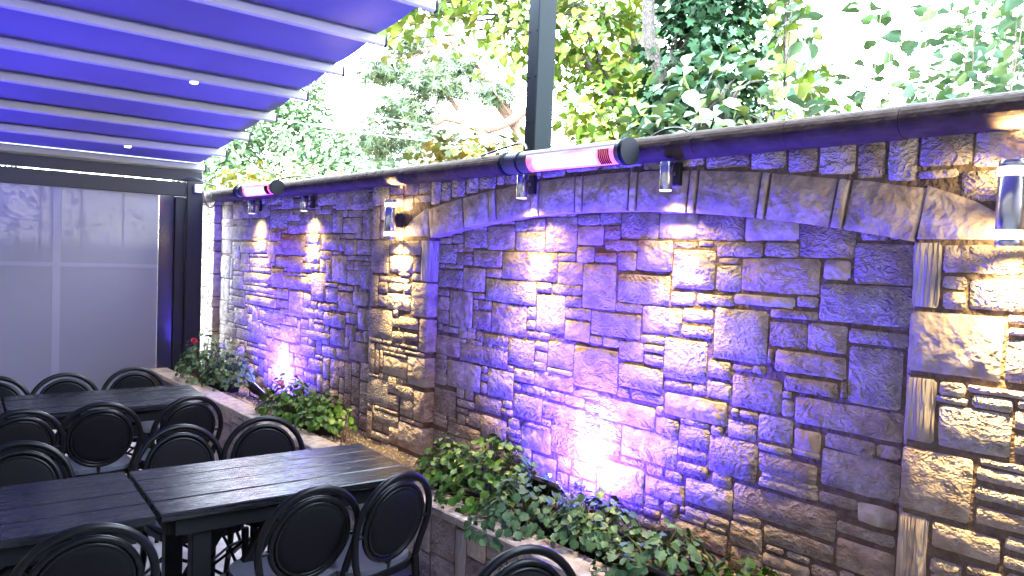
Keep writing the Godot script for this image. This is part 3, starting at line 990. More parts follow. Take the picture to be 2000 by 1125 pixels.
func make_leaves() -> void:
	# unit leaves: the stalk at the origin, the tip along +x, the upper side +y
	var build := func(outline: Array, fold: float, droop: float) -> ArrayMesh:
		var st := begin()
		st.set_smooth_group(0)
		var P := func(q: Vector2) -> Vector3: return Vector3(q.x, absf(q.y) * fold - q.x * q.x * droop, q.y)
		var n := outline.size()
		var mid := Vector2(0.42, 0.0)
		for i in n:
			tri(st, P.call(mid), P.call(outline[(i + 1) % n]), P.call(outline[i]))
		return done(st)
	leaf_shapes.ovate = build.call([Vector2(0, 0), Vector2(0.18, -0.26), Vector2(0.45, -0.34), Vector2(0.75, -0.2), Vector2(1, 0), Vector2(0.75, 0.2), Vector2(0.45, 0.34), Vector2(0.18, 0.26)], 0.3, 0.22)
	leaf_shapes.heart = build.call([Vector2(0.06, 0), Vector2(-0.06, -0.24), Vector2(0.12, -0.44), Vector2(0.42, -0.42), Vector2(0.75, -0.2), Vector2(1, 0), Vector2(0.75, 0.2), Vector2(0.42, 0.42), Vector2(0.12, 0.44), Vector2(-0.06, 0.24)], 0.22, 0.2)
	leaf_shapes.ivy = build.call([Vector2(0.05, 0), Vector2(-0.02, -0.28), Vector2(0.2, -0.5), Vector2(0.36, -0.3), Vector2(0.68, -0.42), Vector2(0.7, -0.14), Vector2(1, 0), Vector2(0.7, 0.14), Vector2(0.68, 0.42), Vector2(0.36, 0.3), Vector2(0.2, 0.5), Vector2(-0.02, 0.28)], 0.18, 0.16)
	var round := [Vector2(0.1, 0)]
	for i in 21:
		var a := -PI * 0.88 + PI * 1.76 * i / 20.0
		var r: float = [0.40, 0.5, 0.47][i % 3]
		round.append(Vector2(0.45 + cos(a) * r, sin(a) * r))
	leaf_shapes.geranium = build.call(round, 0.28, 0.18)
	var st := begin()
	for k in 9:
		var d := Vector3(1, 0, 0).rotated(Vector3.UP, TAU * k / 9.0).rotated(Vector3.BACK, 0.5 if k % 2 else -0.1)
		var w := d.cross(Vector3(0.2, 1, 0.1)).normalized() * 0.07
		tri(st, d * 0.05 - w, d * 0.05 + w, d)
	leaf_shapes.needles = done(st)
	st = begin()
	for k in 5:
		var d := Vector3(1, 0.25, 0).rotated(Vector3.UP, TAU * k / 5.0)
		var w := d.cross(Vector3.UP).normalized() * 0.45
		tri(st, Vector3.ZERO, d + w, d - w)
	leaf_shapes.flower = done(st)

func leaf_pose(at: Vector3, normal: Vector3, tip: Vector3, size: float) -> Transform3D:
	var y := normal.normalized()
	var x := tip - y * tip.dot(y)
	if x.length() < 0.01:
		x = y.cross(Vector3(0.3, 0.1, 0.9))
	x = x.normalized()
	return Transform3D(Basis(x, y, x.cross(y)).scaled(Vector3.ONE * size), at)

func pick(palette: Array) -> Color:
	var c: Color = palette[rng.randi_range(0, palette.size() - 1)]
	var k := rng.randf_range(0.75, 1.25)
	return Color(c.r * k, c.g * k, c.b * k)

func rnd3(r := 1.0) -> Vector3:
	return Vector3(rng.randf_range(-r, r), rng.randf_range(-r, r), rng.randf_range(-r, r))

func foliage(parent: Node3D, called: String, shape: String, poses: Array, palette: Array, singles: int, leaf := "foliage") -> void:
	# the leaves nearest the camera are nodes of their own, the others one part
	var eye := Vector3(-3, 1.8, 0)
	if singles > 0:
		poses.sort_custom(func(a, b): return a.origin.distance_squared_to(eye) < b.origin.distance_squared_to(eye))
	for k in mini(singles, poses.size()):
		var o := obj("leaf", leaf_shapes[shape], leaf_mat(palette[k % palette.size()]), parent)
		o.transform = poses[k]
	var n := poses.size() - singles
	if n <= 0:
		return
	var mm := MultiMesh.new()
	mm.transform_format = MultiMesh.TRANSFORM_3D
	mm.use_colors = true
	mm.mesh = leaf_shapes[shape]
	mm.instance_count = n
	for k in n:
		mm.set_instance_transform(k, poses[singles + k])
		mm.set_instance_color(k, pick(palette))
	var g := MultiMeshInstance3D.new()
	g.name = called
	g.multimesh = mm
	g.material_override = M[leaf]
	g.set_meta("kind", "stuff")
	parent.add_child(g)

func blob_poses(blobs: Array, size0: float, size1: float, hang: float) -> Array:
	# blobs: [centre, radii, count]; leaves gather towards the outside in small clumps
	var out := []
	for b in blobs:
		var c: Vector3 = b[0]
		var r: Vector3 = b[1]
		var n: int = b[2]
		var k := 0
		while k < n:
			var d := rnd3().normalized()
			var at := c + d * r * pow(rng.randf(), 0.4) * rng.randf_range(0.75, 1.12)
			var clump := rng.randi_range(3, 7)
			for i in clump:
				var s := rng.randf_range(size0, size1)
				var p := at + rnd3(s * 1.3)
				var nrm := d * 0.5 + Vector3(0, 0.8, 0) + rnd3(0.75)
				var tip := d + Vector3(0, -hang, 0) + rnd3(0.7)
				out.append(leaf_pose(p, nrm, tip, s))
				k += 1
	return out

func limb(st: SurfaceTool, a: Vector3, b: Vector3, r0: float, r1: float, bend: float, n := 6) -> void:
	var pts := []
	var rad := []
	var off := rnd3(bend)
	for i in n + 1:
		var f := i / float(n)
		pts.append(a.lerp(b, f) + off * sin(f * PI) + (rnd3(bend * 0.15) if i > 0 and i < n else Vector3.ZERO))
		rad.append(lerpf(r0, r1, f))
	add_tube(st, pts, rad, 8)

func geranium(called: String, label: String, at: Vector3, rx: float, h: float, rz: float, n: int, palette: Array, petals: String, flowers: int, trail := 0.0) -> void:
	var t := thing(called, label, "plant", at, 0.0, "geraniums in the stone planter")
	var st := begin()
	var poses := []
	for k in int(n * 2.1):
		var a := rng.randf() * TAU
		var f := sqrt(rng.randf())
		var up := rng.randf()
		var p := Vector3(cos(a) * rx * f, h * (1.0 - 0.75 * f * f) * (0.4 + 0.85 * up), sin(a) * rz * f)
		p.x -= trail * f * maxf(0.0, -cos(a)) * 0.6
		p.y -= trail * f * maxf(0.0, -cos(a)) * 0.5
		if k % 5 == 0:
			add_tube(st, [Vector3(p.x * 0.15, 0, p.z * 0.15), Vector3(p.x * 0.6, p.y * 0.65, p.z * 0.6), p], [0.005, 0.004, 0.002], 5, false, false)
		var out := Vector3(p.x / rx, 0.9, p.z / rz) + rnd3(0.45)
		poses.append(leaf_pose(p, out, Vector3(p.x, -0.1, p.z) + rnd3(0.3), rng.randf_range(0.028, 0.058)))
	obj("stem", done(st), M.green_stem, t)
	foliage(t, "foliage", "geranium", poses, palette, mini(34, n / 3))
	for k in flowers:
		var a := rng.randf() * TAU
		var top := Vector3(cos(a) * rx * 0.6, h * rng.randf_range(0.85, 1.2), sin(a) * rz * 0.6)
		if flowers == 1:
			top = Vector3(-rx * 0.5, h * 1.0, rz * 0.2)
		var s := begin()
		add_tube(s, [Vector3(top.x * 0.4, 0.05, top.z * 0.4), top], [0.003, 0.002], 5, false, false)
		obj("flower_stalk", done(s), M.green_stem, t)
		s = begin()
		for i in 16:
			var d := (rnd3() + Vector3(0, 0.4, 0)).normalized()
			var pose := leaf_pose(top + d * 0.022, d, rnd3(), rng.randf_range(0.012, 0.018))
			s.append_from(leaf_shapes.flower, 0, pose)
		obj("flower_head", s.commit(), M[petals], t)

func trough(z: float, len: float, label: String) -> void:
	var t := thing("plant_trough", label, "trough", Vector3(-0.36, 0.40, z), 0.0, "dark plastic troughs in the planter")
	var out := []
	for q in [[0.085, 0.0], [0.105, 0.1]]:
		var ring := []
		for c in [[-1, -1], [1, -1], [1, 1], [-1, 1]]:
			ring.append(Vector3(c[0] * q[0], q[1], c[1] * (len / 2 - 0.02 + (q[0] - 0.085))))
		out.append(ring)
	var st := begin()
	for i in 4:
		var k := (i + 1) % 4
		quad(st, out[0][k], out[0][i], out[1][i], out[1][k])
	quad(st, out[0][0], out[0][1], out[0][2], out[0][3])
	obj("tub", done(st), M.black_plastic, t)
	var rim: Array = out[1]
	obj("rim", tube([rim[0], rim[1], rim[2], rim[3]], [0.011], 8, true), M.black_plastic, t)
	obj("potting_soil", box(Vector3(0, 0.075, 0), Vector3(0.18, 0.02, len - 0.04)), M.soil, t)

func tree(called: String, label: String, category: String, group: String, base: Vector3, trunk: Array, radii: Array, limbs: Array, blobs: Array, shape: String, size0: float, size1: float, hang: float, palette: Array, singles := 0, bark := "bark", leaf := "foliage") -> Node3D:
	var t := thing(called, label, category, base, 0.0, group)
	var loc := []
	for p in trunk:
		loc.append(p - base)
	obj("trunk", tube(loc, radii, 12), M[bark], t)
	var st := begin()
	for l in limbs:
		limb(st, l[0] - base, l[1] - base, l[2], l[3], l[4] if l.size() > 4 else 0.12)
	for b in blobs:      # twigs that carry the leaves
		var from: Vector3 = loc[loc.size() - 1]
		for p in loc:
			if (p as Vector3).distance_to(b[0] - base) < from.distance_to(b[0] - base):
				from = p
		for k in 5:
			var r: Vector3 = b[1]
			limb(st, from.lerp(b[0] - base, 0.35), b[0] - base + rnd3(0.6) * r, 0.02, 0.004, 0.12, 4)
	obj("limbs", done(st), M[bark], t)
	var moved := []
	for b in blobs:
		moved.append([b[0] - base, b[1], b[2]])
	foliage(t, "crown", shape, blob_poses(moved, size0, size1, hang), palette, singles, leaf)
	return t

func saplings(called: String, label: String, base: Vector3, spread: float, n: int, h: float, size0: float, size1: float, palette: Array, per: int, singles: int) -> void:
	# a thicket of thin upright stems with leaves all the way up
	var t := thing(called, label, "shrub", base, 0.0, "leafy growth behind the wall")
	var poses := []
	for k in n:
		var foot := Vector3(rng.randf_range(-spread, spread) * 0.6, 0, rng.randf_range(-spread, spread))
		var top := foot + Vector3(rng.randf_range(-0.25, 0.25), h * rng.randf_range(0.7, 1.05), rng.randf_range(-0.25, 0.25))
		var bend := rnd3(0.08)
		var pts := []
		for i in 7:
			pts.append(foot.lerp(top, i / 6.0) + bend * sin(i / 6.0 * PI))
		obj("stem", tube(pts, [0.012, 0.011, 0.009, 0.008, 0.006, 0.004, 0.002], 6), M.brown_stem, t)
		for i in per:
			var f := rng.randf_range(0.35, 1.0)
			var at := foot.lerp(top, f) + bend * sin(f * PI)
			var d := Vector3(rng.randf_range(-1, 1), rng.randf_range(-0.1, 0.4), rng.randf_range(-1, 1)).normalized()
			poses.append(leaf_pose(at + d * rng.randf_range(0.03, 0.16), Vector3(0, 0.7, 0) + rnd3(0.6), d + Vector3(0, -0.35, 0), rng.randf_range(size0, size1)))
	foliage(t, "foliage", "heart", poses, palette, singles)

func _ready() -> void:
	rng.seed = 20240
	# camera: 1.8 m up, turned towards the wall
	var cam := Camera3D.new()
	cam.name = "camera"
	add_child(cam)
	var yaw := deg_to_rad(40.4)
	var roll := deg_to_rad(2.15)
	var pitch := atan(60.0 * cos(roll) / 1480.0)
	var f0 := Vector3(sin(yaw), 0, -cos(yaw))
	var r0 := Vector3(cos(yaw), 0, sin(yaw))
	var fwd := f0 * cos(pitch) - Vector3.UP * sin(pitch)
	var u1 := Vector3.UP * cos(pitch) + f0 * sin(pitch)
	var right := r0 * cos(roll) + u1 * sin(roll)
	cam.transform = Transform3D(Basis(right, u1 * cos(roll) - r0 * sin(roll), -fwd), Vector3(-3, 1.8, 0))
	cam.fov = 41.62
	cam.near = 0.05
	cam.far = 400.0
	cam.current = true
	# sky, sun, exposure
	var env := Environment.new()
	env.background_mode = Environment.BG_SKY
	var sm := ProceduralSkyMaterial.new()
	sm.sky_top_color = Color(0.82, 0.9, 1.0)
	sm.sky_horizon_color = Color(1.0, 1.0, 1.0)
	sm.sky_curve = 0.2
	sm.sky_energy_multiplier = 2.3
	sm.ground_horizon_color = Color(0.5, 0.5, 0.45)
	sm.ground_bottom_color = Color(0.3, 0.3, 0.28)
	sm.sun_angle_max = 4.0
	env.sky = Sky.new()
	env.sky.sky_material = sm
	env.tonemap_mode = Environment.TONE_MAPPER_LINEAR
	env.tonemap_exposure = 6.0
	env.sdfgi_enabled = true
	env.ssao_enabled = true
	env.ssil_enabled = true
	var we := WorldEnvironment.new()
	we.name = "world_environment"
	we.environment = env
	add_child(we)
	var sun := DirectionalLight3D.new()
	sun.name = "sun"
	sun.light_energy = 0.45
	sun.light_color = Color(1.0, 0.97, 0.9)
	sun.light_angular_distance = 12.0
	sun.shadow_enabled = true
	add_child(sun)
	sun.basis = Basis.looking_at(-Vector3(-0.02, 0.86, -0.5), Vector3.UP)
	make_materials()
	make_leaves()
	# ground, terrace
	structure("ground", box(Vector3(0, -0.11, 0), Vector3(500, 0.2, 500), 0.0), M.earth)
	structure("terrace_paving", box(Vector3(-3.4, -0.048, -4.0), Vector3(6.7, 0.096, 16.0), 0.0), M.paving)
	build_wall()
	build_planter()
	build_awning()
	build_frame()
	var house := thing("restaurant_building", "plain rendered restaurant building closing the terrace behind and to the left of the view", "building", Vector3(-6.8, 0, -4.0))
	obj("side_wall", box(Vector3(0, 2.75, -0.2), Vector3(0.3, 5.5, 12.6), 0.0), M.render_wall, house)
	obj("rear_wall", box(Vector3(3.4, 2.75, 5.85), Vector3(6.5, 5.5, 0.3), 0.0), M.render_wall, house)

	# post behind the wall
	var post := thing("steel_post", "tall grey steel post rising behind the coping above the heater", "post", Vector3(0.225, 2.4, -3.59))
	obj("shaft", box(Vector3(0, 1.4, 0), Vector3(0.15, 2.8, 0.1), 0.006), M.steel_grey_paint, post)
	obj("base_plate", box(Vector3(0, 0.008, 0), Vector3(0.26, 0.016, 0.2)), M.steel_grey_paint, post)
	for k in 9:
		for s in [-0.03, 0.03]:
			obj("rivet", tube([Vector3(-0.0745, 0.25 + 0.28 * k, s), Vector3(-0.079, 0.25 + 0.28 * k, s)], [0.006], 6), M.steel_grey_paint, post)

	# lamps
	down_lamp(0.0, 3.352, "steel downlight on the arch stones, half hidden under the nearer heater")
	down_lamp(0.0, 2.305, "steel downlight on the arch stones, nearest the camera, right of the heater")
	down_lamp(0.08, 6.42, "steel downlight in the far bay, between the far heater and the tall pier lamp")
	down_lamp(0.08, 7.64, "steel downlight in the far bay, directly under the far heater")
	twin_lamp(4.8, "tall steel up-and-down lamp on the pier between the two bays")
	twin_lamp(0.86, "tall steel up-and-down lamp on the near pier at the right edge of the photo")
	heater(-3.38, -2.47, 2.335, "glowing infrared heater beside the steel post, the nearer one")
	heater(-7.52, -6.62, 2.35, "glowing infrared heater at the far end of the wall near the screen")
	flood(Vector3(-0.25, 0.49, -2.85), "blue floodlight in the near planter shining up the arched recess", 7.6)
	flood(Vector3(-0.2, 0.38, -7.0), "blue floodlight in the far planter shining up the plain bay", 5.0)
	for k in 4:
		flood(Vector3(-3.6, 0.14, [-7.4, -4.45, -2.25, 0.2][k]), ["blue floodlight on the paving by the screen, pointing up at the awning", "blue floodlight on the paving left of the back tables, pointing up at the awning", "blue floodlight on the paving by the front tables, pointing up at the awning", "blue floodlight on the paving beside the camera, pointing up at the awning"][k], 6.6, -0.34, "blue floodlights under the awning", 44.0)

	# tables and chairs
	build_table("plank_table", "black plank table with its end towards the wall, in the front row", Vector3(-1.545, 0, -3.345), deg_to_rad(-4.0), 1.14, 0.67)
	build_table("plank_table", "black plank table at the left edge of the photo, in the front row", Vector3(-2.70, 0, -3.43), deg_to_rad(-4.0), 1.14, 0.69)
	build_table("plank_table", "black plank table in the back row before the screen, its end near the flowers", Vector3(-1.77, 0, -5.545), deg_to_rad(-4.0), 1.16, 0.68)
	build_table("plank_table", "black plank table in the back row, cut off by the left edge", Vector3(-2.94, 0, -5.63), deg_to_rad(-4.0), 1.16, 0.68)
	var source := chair_source()
	for k in CHAIRS.size():
		var c: Array = CHAIRS[k]
		var o := source
		if k > 0:
			o = source.duplicate()
			o.name = numbered("oval_back_chair")
			add_child(o)
		var turn := deg_to_rad(c[2])
		# c[0], c[1]: where the top of the back stands
		o.position = Vector3(c[0], 0, c[1]) - Vector3(0, 0, 0.258).rotated(Vector3.UP, turn)
		o.rotation.y = turn
		tag(o, c[3], "chair", "black oval-backed chairs round the tables")

	# planting along the foot of the wall
	var greens := [Color(0.04, 0.115, 0.012), Color(0.055, 0.135, 0.016), Color(0.04, 0.10, 0.014), Color(0.085, 0.175, 0.02)]
	var cool := [Color(0.05, 0.115, 0.045), Color(0.07, 0.14, 0.06), Color(0.045, 0.10, 0.04), Color(0.085, 0.155, 0.065)]
	trough(-7.55, 0.7, "dark plastic trough in the far corner under the red geranium")
	trough(-5.55, 0.75, "dark plastic trough of geraniums beside the bamboo canes")
	trough(-3.28, 0.8, "dark plastic trough beside the end of the front table")
	trough(-2.3, 0.85, "dark plastic trough in front of the near floodlight")
	geranium("geranium_plant", "bushy geranium with a red flower at the foot of the corner post", Vector3(-0.42, 0.44, -7.75), 0.26, 0.42, 0.34, 170, cool, "red_petal", 1)
	geranium("geranium_plant", "tall pale geranium in front of the far floodlight", Vector3(-0.36, 0.44, -7.25), 0.22, 0.36, 0.32, 140, cool, "lilac_petal", 2)
	geranium("geranium_plant", "spreading geranium with an orange flower left of the bamboo canes", Vector3(-0.40, 0.46, -5.75), 0.24, 0.27, 0.38, 170, greens, "orange_petal", 1)
	geranium("geranium_plant", "low geranium in the trough next to the bamboo canes", Vector3(-0.36, 0.46, -5.25), 0.22, 0.22, 0.30, 120, greens, "lilac_petal", 0)
	geranium("geranium_plant", "bright green geranium at the corner of the front table", Vector3(-0.40, 0.46, -3.55), 0.20, 0.24, 0.24, 120, greens, "lilac_petal", 0)
	geranium("geranium_plant", "large leafy geranium in front of the pier end of the recess", Vector3(-0.34, 0.46, -3.22), 0.27, 0.29, 0.27, 190, greens, "lilac_petal", 0, 0.1)
	geranium("geranium_plant", "trailing geranium hanging over the capping left of the near floodlight", Vector3(-0.40, 0.46, -2.85), 0.26, 0.2, 0.25, 170, cool, "lilac_petal", 0, 0.14)
	geranium("geranium_plant", "bluish geranium with lilac flowers around the near floodlight", Vector3(-0.34, 0.47, -2.45), 0.22, 0.19, 0.22, 130, cool, "lilac_petal", 2)
	geranium("geranium_plant", "sparse trailing geranium at the bottom edge behind the lone chair", Vector3(-0.36, 0.45, -2.05), 0.28, 0.17, 0.26, 120, cool, "lilac_petal", 0, 0.1)
	geranium("geranium_plant", "small low geranium at the bottom edge, farthest right", Vector3(-0.2, 0.4, -1.72), 0.2, 0.15, 0.2, 60, greens, "lilac_petal", 0)
	var canes := thing("bamboo_tripod", "three thin bamboo canes tied into a tripod at the planter's end", "garden canes", Vector3(-0.45, 0.42, -4.72))
	for k in 3:
		var a := TAU * k / 3.0
		obj("cane", tube([Vector3(cos(a) * 0.05, 0, sin(a) * 0.05), Vector3(-cos(a) * 0.012, 0.24 + 0.02 * k, -sin(a) * 0.012)], [0.005, 0.004], 6), M.bamboo, canes)
	obj("tie", tube(ring_pts(Vector3(0, 0, 0), 0.012, 0.012, 10), [0.003], 5, true), M.cable, canes).transform = Transform3D(Basis(Vector3.RIGHT, PI / 2), Vector3(0, 0.19, 0))

	# junction boxes and cables at the corner
	var jb := thing("junction_box", "white junction box at the top of the dark corner post", "junction box", Vector3(-0.25, 2.42, -8.575))
	obj("case", box(Vector3.ZERO, Vector3(0.09, 0.09, 0.05), 0.006), M.white_plastic, jb)
	obj("lid_screw", tube([Vector3(0.03, 0.03, 0.025), Vector3(0.03, 0.03, 0.028)], [0.004], 6), M.stainless, jb)
	var jc := thing("junction_box", "white junction box hung on the wall's end next to the far heater", "junction box", Vector3(-0.04, 2.40, -8.52))
	obj("case", box(Vector3.ZERO, Vector3(0.05, 0.12, 0.08), 0.006), M.white_plastic, jc)
	var cb := [
		[[Vector3(-0.21, 2.40, -8.55), Vector3(-0.2, 2.28, -8.5), Vector3(-0.15, 2.22, -8.5), Vector3(-0.09, 2.27, -8.52), Vector3(-0.08, 2.42, -8.52)], "black cable looping down between the two junction boxes"],
		[[Vector3(-0.45, 2.50, -8.6), Vector3(-0.3, 2.53, -8.56), Vector3(-0.2, 2.49, -8.55), Vector3(-0.11, 2.47, -8.54), Vector3(-0.05, 2.46, -8.52)], "black cable bundle along the top of the corner post"],
		[[Vector3(-0.03, 2.45, -8.5), Vector3(-0.05, 2.50, -8.2), Vector3(-0.07, 2.44, -7.8), Vector3(-0.12, 2.43, -7.4)], "black cable running over the coping to the far heater"],
		[[Vector3(-0.1, 2.43, -7.0), Vector3(0.0, 2.47, -6.7), Vector3(0.08, 2.44, -6.3), Vector3(0.1, 2.43, -5.8)], "black cable lying on the coping right of the far heater"],
		[[Vector3(-0.1, 2.42, -3.75), Vector3(-0.03, 2.47, -3.6), Vector3(-0.05, 2.475, -3.42), Vector3(-0.12, 2.42, -3.3)], "grey cable looped on the coping at the foot of the steel post"],
		[[Vector3(0.0, 2.425, -2.5), Vector3(0.02, 2.46, -2.43), Vector3(0.02, 2.46, -2.33), Vector3(0.0, 2.425, -2.25)], "thin cable arched over the coping right of the nearer heater"]]
	for q in cb:
		var cv := Curve3D.new()
		var p: Array = q[0]
		for i in p.size():
			var tan: Vector3 = (p[mini(i + 1, p.size() - 1)] - p[maxi(i - 1, 0)]) / 5.0
			cv.add_point(p[i], -tan, tan)
		cv.bake_interval = 0.03
		tag(obj("power_cable", tube(Array(cv.get_baked_points()), [0.007], 6), M.cable), q[1], "cable")

	# beyond the screen
	var low := thing("garden_wall", "low pale stone wall with flat top seen dimly through the screen", "wall", Vector3(-3.0, 0, -10.6))
	obj("base", box(Vector3(0, 0.42, 0), Vector3(5.6, 0.84, 0.22), 0.0), M.mortar, low)
	for j in 4:
		for i in 18:
			obj("stone", box(Vector3(-2.7 + 0.31 * i + (0.12 if j % 2 else 0.0), 0.105 + 0.21 * j, 0.115), Vector3(0.295 + rng.randf_range(-0.04, 0.0), 0.195, 0.04), 0.012), M["sawn_stone_%d" % ((i + j) % 5)], low)
	for i in 8:
		obj("coping_slab", box(Vector3(-2.45 + 0.7 * i, 0.87, 0.02), Vector3(0.69, 0.06, 0.32), 0.01), M.flagstone, low)
	var pole := thing("white_frame", "white upright and crossbar seen dimly behind the screen", "frame", Vector3(-1.42, 0, -9.7))
	obj("upright", box(Vector3(0, 1.3, 0), Vector3(0.11, 2.6, 0.08)), M.white_aluminium, pole)
	obj("crossbar", box(Vector3(-0.4, 1.52, 0.06), Vector3(4.2, 0.06, 0.04)), M.white_aluminium, pole)
	var arc := []
	for i in 9:
		var a := PI * 0.62 * i / 8.0
		arc.append(Vector3(-1.02 + sin(a) * 0.0 - 0.26 + cos(a) * 0.28, 0.9 + sin(a) * 0.27, -10.45))
	tag(obj("bent_pipe", tube(arc, [0.014], 8), M.white_plastic), "thin white pipe bent in an arc above the low wall behind the screen", "pipe")
	var boxy := thing("flower_box", "white flower box seen through the clear strip of the screen", "flower box", Vector3(-0.5, 1.18, -10.1))
	obj("tub", box(Vector3(0, 0, 0), Vector3(0.5, 0.2, 0.2)), M.white_plastic, boxy)
	obj("stand", box(Vector3(0, -0.64, 0), Vector3(0.3, 1.08, 0.14)), M.white_plastic, boxy)
	foliage(boxy, "foliage", "geranium", blob_poses([[Vector3(0, 0.14, 0), Vector3(0.24, 0.1, 0.1), 90]], 0.04, 0.07, 0.3), greens, 0)

	var back := thing("dark_hedge", "tall dark hedge closing the garden behind the screen", "hedge", Vector3(-3.0, 0, -13.2))
	foliage(back, "foliage", "ovate", blob_poses([[Vector3(0, 1.7, 0), Vector3(3.6, 1.9, 0.6), 5200]], 0.06, 0.12, 0.4), [Color(0.03, 0.06, 0.03), Color(0.04, 0.08, 0.035)], 0)
	var hs := begin()
	for k in 12:
		limb(hs, Vector3(-3.1 + 0.56 * k, 0, 0), Vector3(-3.1 + 0.56 * k, 3.2, 0), 0.03, 0.01, 0.06)
	obj("stem", done(hs), M.brown_stem, back)

	# trees and growth beyond the wall
	build_trees()

func build_trees() -> void:
	var lime := [Color(0.14, 0.22, 0.02), Color(0.18, 0.24, 0.025), Color(0.10, 0.19, 0.02), Color(0.22, 0.22, 0.03)]
	var dark := [Color(0.018, 0.05, 0.02), Color(0.025, 0.07, 0.027), Color(0.04, 0.10, 0.04), Color(0.015, 0.038, 0.016)]
	var mint := [Color(0.11, 0.19, 0.12), Color(0.13, 0.22, 0.14), Color(0.10, 0.17, 0.08), Color(0.15, 0.21, 0.08)]
	var gold := [Color(0.22, 0.19, 0.02), Color(0.15, 0.17, 0.03), Color(0.10, 0.13, 0.03), Color(0.24, 0.17, 0.03)]
	var pale := [Color(0.08, 0.14, 0.05), Color(0.10, 0.17, 0.07), Color(0.07, 0.13, 0.05)]
	var piny := [Color(0.09, 0.13, 0.06), Color(0.12, 0.15, 0.06), Color(0.07, 0.11, 0.06)]
	# lime tree whose branches hang left and right of the post
	tree("lime_tree", "yellow-green lime tree with large hanging leaves either side of the steel post", "tree", "", Vector3(3.2, 0, -5.2),
		[Vector3(3.2, 0, -5.2), Vector3(3.1, 2.2, -5.2), Vector3(2.95, 4.5, -5.3), Vector3(2.8, 6.5, -5.3)], [0.16, 0.13, 0.10, 0.06],
		[[Vector3(2.95, 3.0, -5.15), Vector3(1.55, 4.5, -5.05), 0.05, 0.025, 0.05], [Vector3(3.0, 4.2, -5.2), Vector3(1.1, 4.5, -5.9), 0.05, 0.02, 0.1], [Vector3(2.1, 3.3, -4.72), Vector3(1.85, 3.6, -4.85), 0.035, 0.03, 0.02], [Vector3(3.0, 2.6, -5.0), Vector3(2.1, 3.3, -4.72), 0.045, 0.035, 0.03]],
		[[Vector3(1.0, 4.35, -5.85), Vector3(0.95, 0.5, 0.8), 950], [Vector3(0.75, 3.95, -6.2), Vector3(0.6, 0.35, 0.5), 90], [Vector3(1.6, 3.9, -5.4), Vector3(0.7, 0.5, 0.5), 480], [Vector3(2.3, 3.9, -5.0), Vector3(0.9, 0.7, 0.5), 1000], [Vector3(2.2, 3.1, -4.7), Vector3(0.6, 0.5, 0.45), 650], [Vector3(1.2, 2.75, -4.0), Vector3(0.35, 0.3, 0.35), 110], [Vector3(2.6, 5.2, -5.2), Vector3(1.2, 0.9, 1.2), 400], [Vector3(0.9, 6.4, -4.6), Vector3(1.3, 0.8, 1.6), 700], [Vector3(0.8, 6.3, -7.5), Vector3(1.3, 0.7, 1.5), 500]],
		"heart", 0.065, 0.115, 0.9, lime, 150)
	# dark tree wrapped in ivy
	tree("ivy_covered_tree", "dark tree wrapped in ivy with a leaning grey trunk above the wall", "tree", "", Vector3(2.1, 0, -3.75),
		[Vector3(2.1, 0, -3.75), Vector3(1.95, 2.0, -3.8), Vector3(1.72, 3.2, -3.82), Vector3(1.55, 3.5, -3.84), Vector3(1.53, 4.0, -3.86), Vector3(1.6, 5.2, -3.9)], [0.12, 0.1, 0.055, 0.05, 0.045, 0.03],
		[[Vector3(1.95, 2.2, -3.8), Vector3(2.2, 4.6, -3.7), 0.1, 0.06]],
		[[Vector3(2.1, 4.2, -3.7), Vector3(0.5, 0.75, 0.45), 1500], [Vector3(2.05, 3.5, -3.7), Vector3(0.5, 0.6, 0.5), 1500], [Vector3(1.95, 3.0, -3.7), Vector3(0.55, 0.45, 0.55), 1200], [Vector3(1.7, 2.6, -3.6), Vector3(0.5, 0.3, 0.55), 800], [Vector3(0.8, 5.9, -2.4), Vector3(1.2, 0.6, 1.2), 900], [Vector3(1.6, 5.6, -3.7), Vector3(0.9, 0.6, 0.9), 600]],
		"ivy", 0.05, 0.10, 0.6, dark, 60, "bark", "foliage_matt")
	# paler climber leaves in front of it
	tree("climbing_shrub", "pale climbing shrub with broad leaves against the dark ivy tree", "shrub", "leafy growth behind the wall", Vector3(1.2, 0, -3.3),
		[Vector3(1.2, 0, -3.3), Vector3(1.3, 1.6, -3.3), Vector3(1.45, 2.6, -3.35)], [0.03, 0.025, 0.012],
		[[Vector3(1.35, 2.0, -3.3), Vector3(1.6, 3.3, -3.2), 0.012, 0.005], [Vector3(1.35, 2.0, -3.3), Vector3(1.9, 3.1, -2.9), 0.012, 0.005]],
		[[Vector3(1.55, 3.05, -3.3), Vector3(0.22, 0.25, 0.3), 90], [Vector3(1.25, 2.65, -3.3), Vector3(0.3, 0.2, 0.55), 150], [Vector3(1.7, 2.9, -3.0), Vector3(0.25, 0.3, 0.25), 60]],
		"ovate", 0.09, 0.16, 0.5, mint + [Color(0.16, 0.22, 0.04)], 90)
	tree("climbing_shrub", "sunlit climbing stems with sparse bright leaves right of the dark ivy tree", "shrub", "leafy growth behind the wall", Vector3(2.7, 0, -3.2),
		[Vector3(2.7, 0, -3.2), Vector3(2.6, 2.0, -3.25), Vector3(2.5, 4.6, -3.3)], [0.02, 0.015, 0.008],
		[[Vector3(2.6, 2.2, -3.25), Vector3(2.3, 4.4, -3.1), 0.01, 0.004], [Vector3(2.6, 2.2, -3.25), Vector3(2.75, 4.2, -3.05), 0.01, 0.004]],
		[[Vector3(2.5, 3.7, -3.3), Vector3(0.32, 0.55, 0.3), 110], [Vector3(2.4, 3.0, -3.1), Vector3(0.4, 0.3, 0.3), 60]],
		"heart", 0.09, 0.16, 0.5, lime + mint, 60)
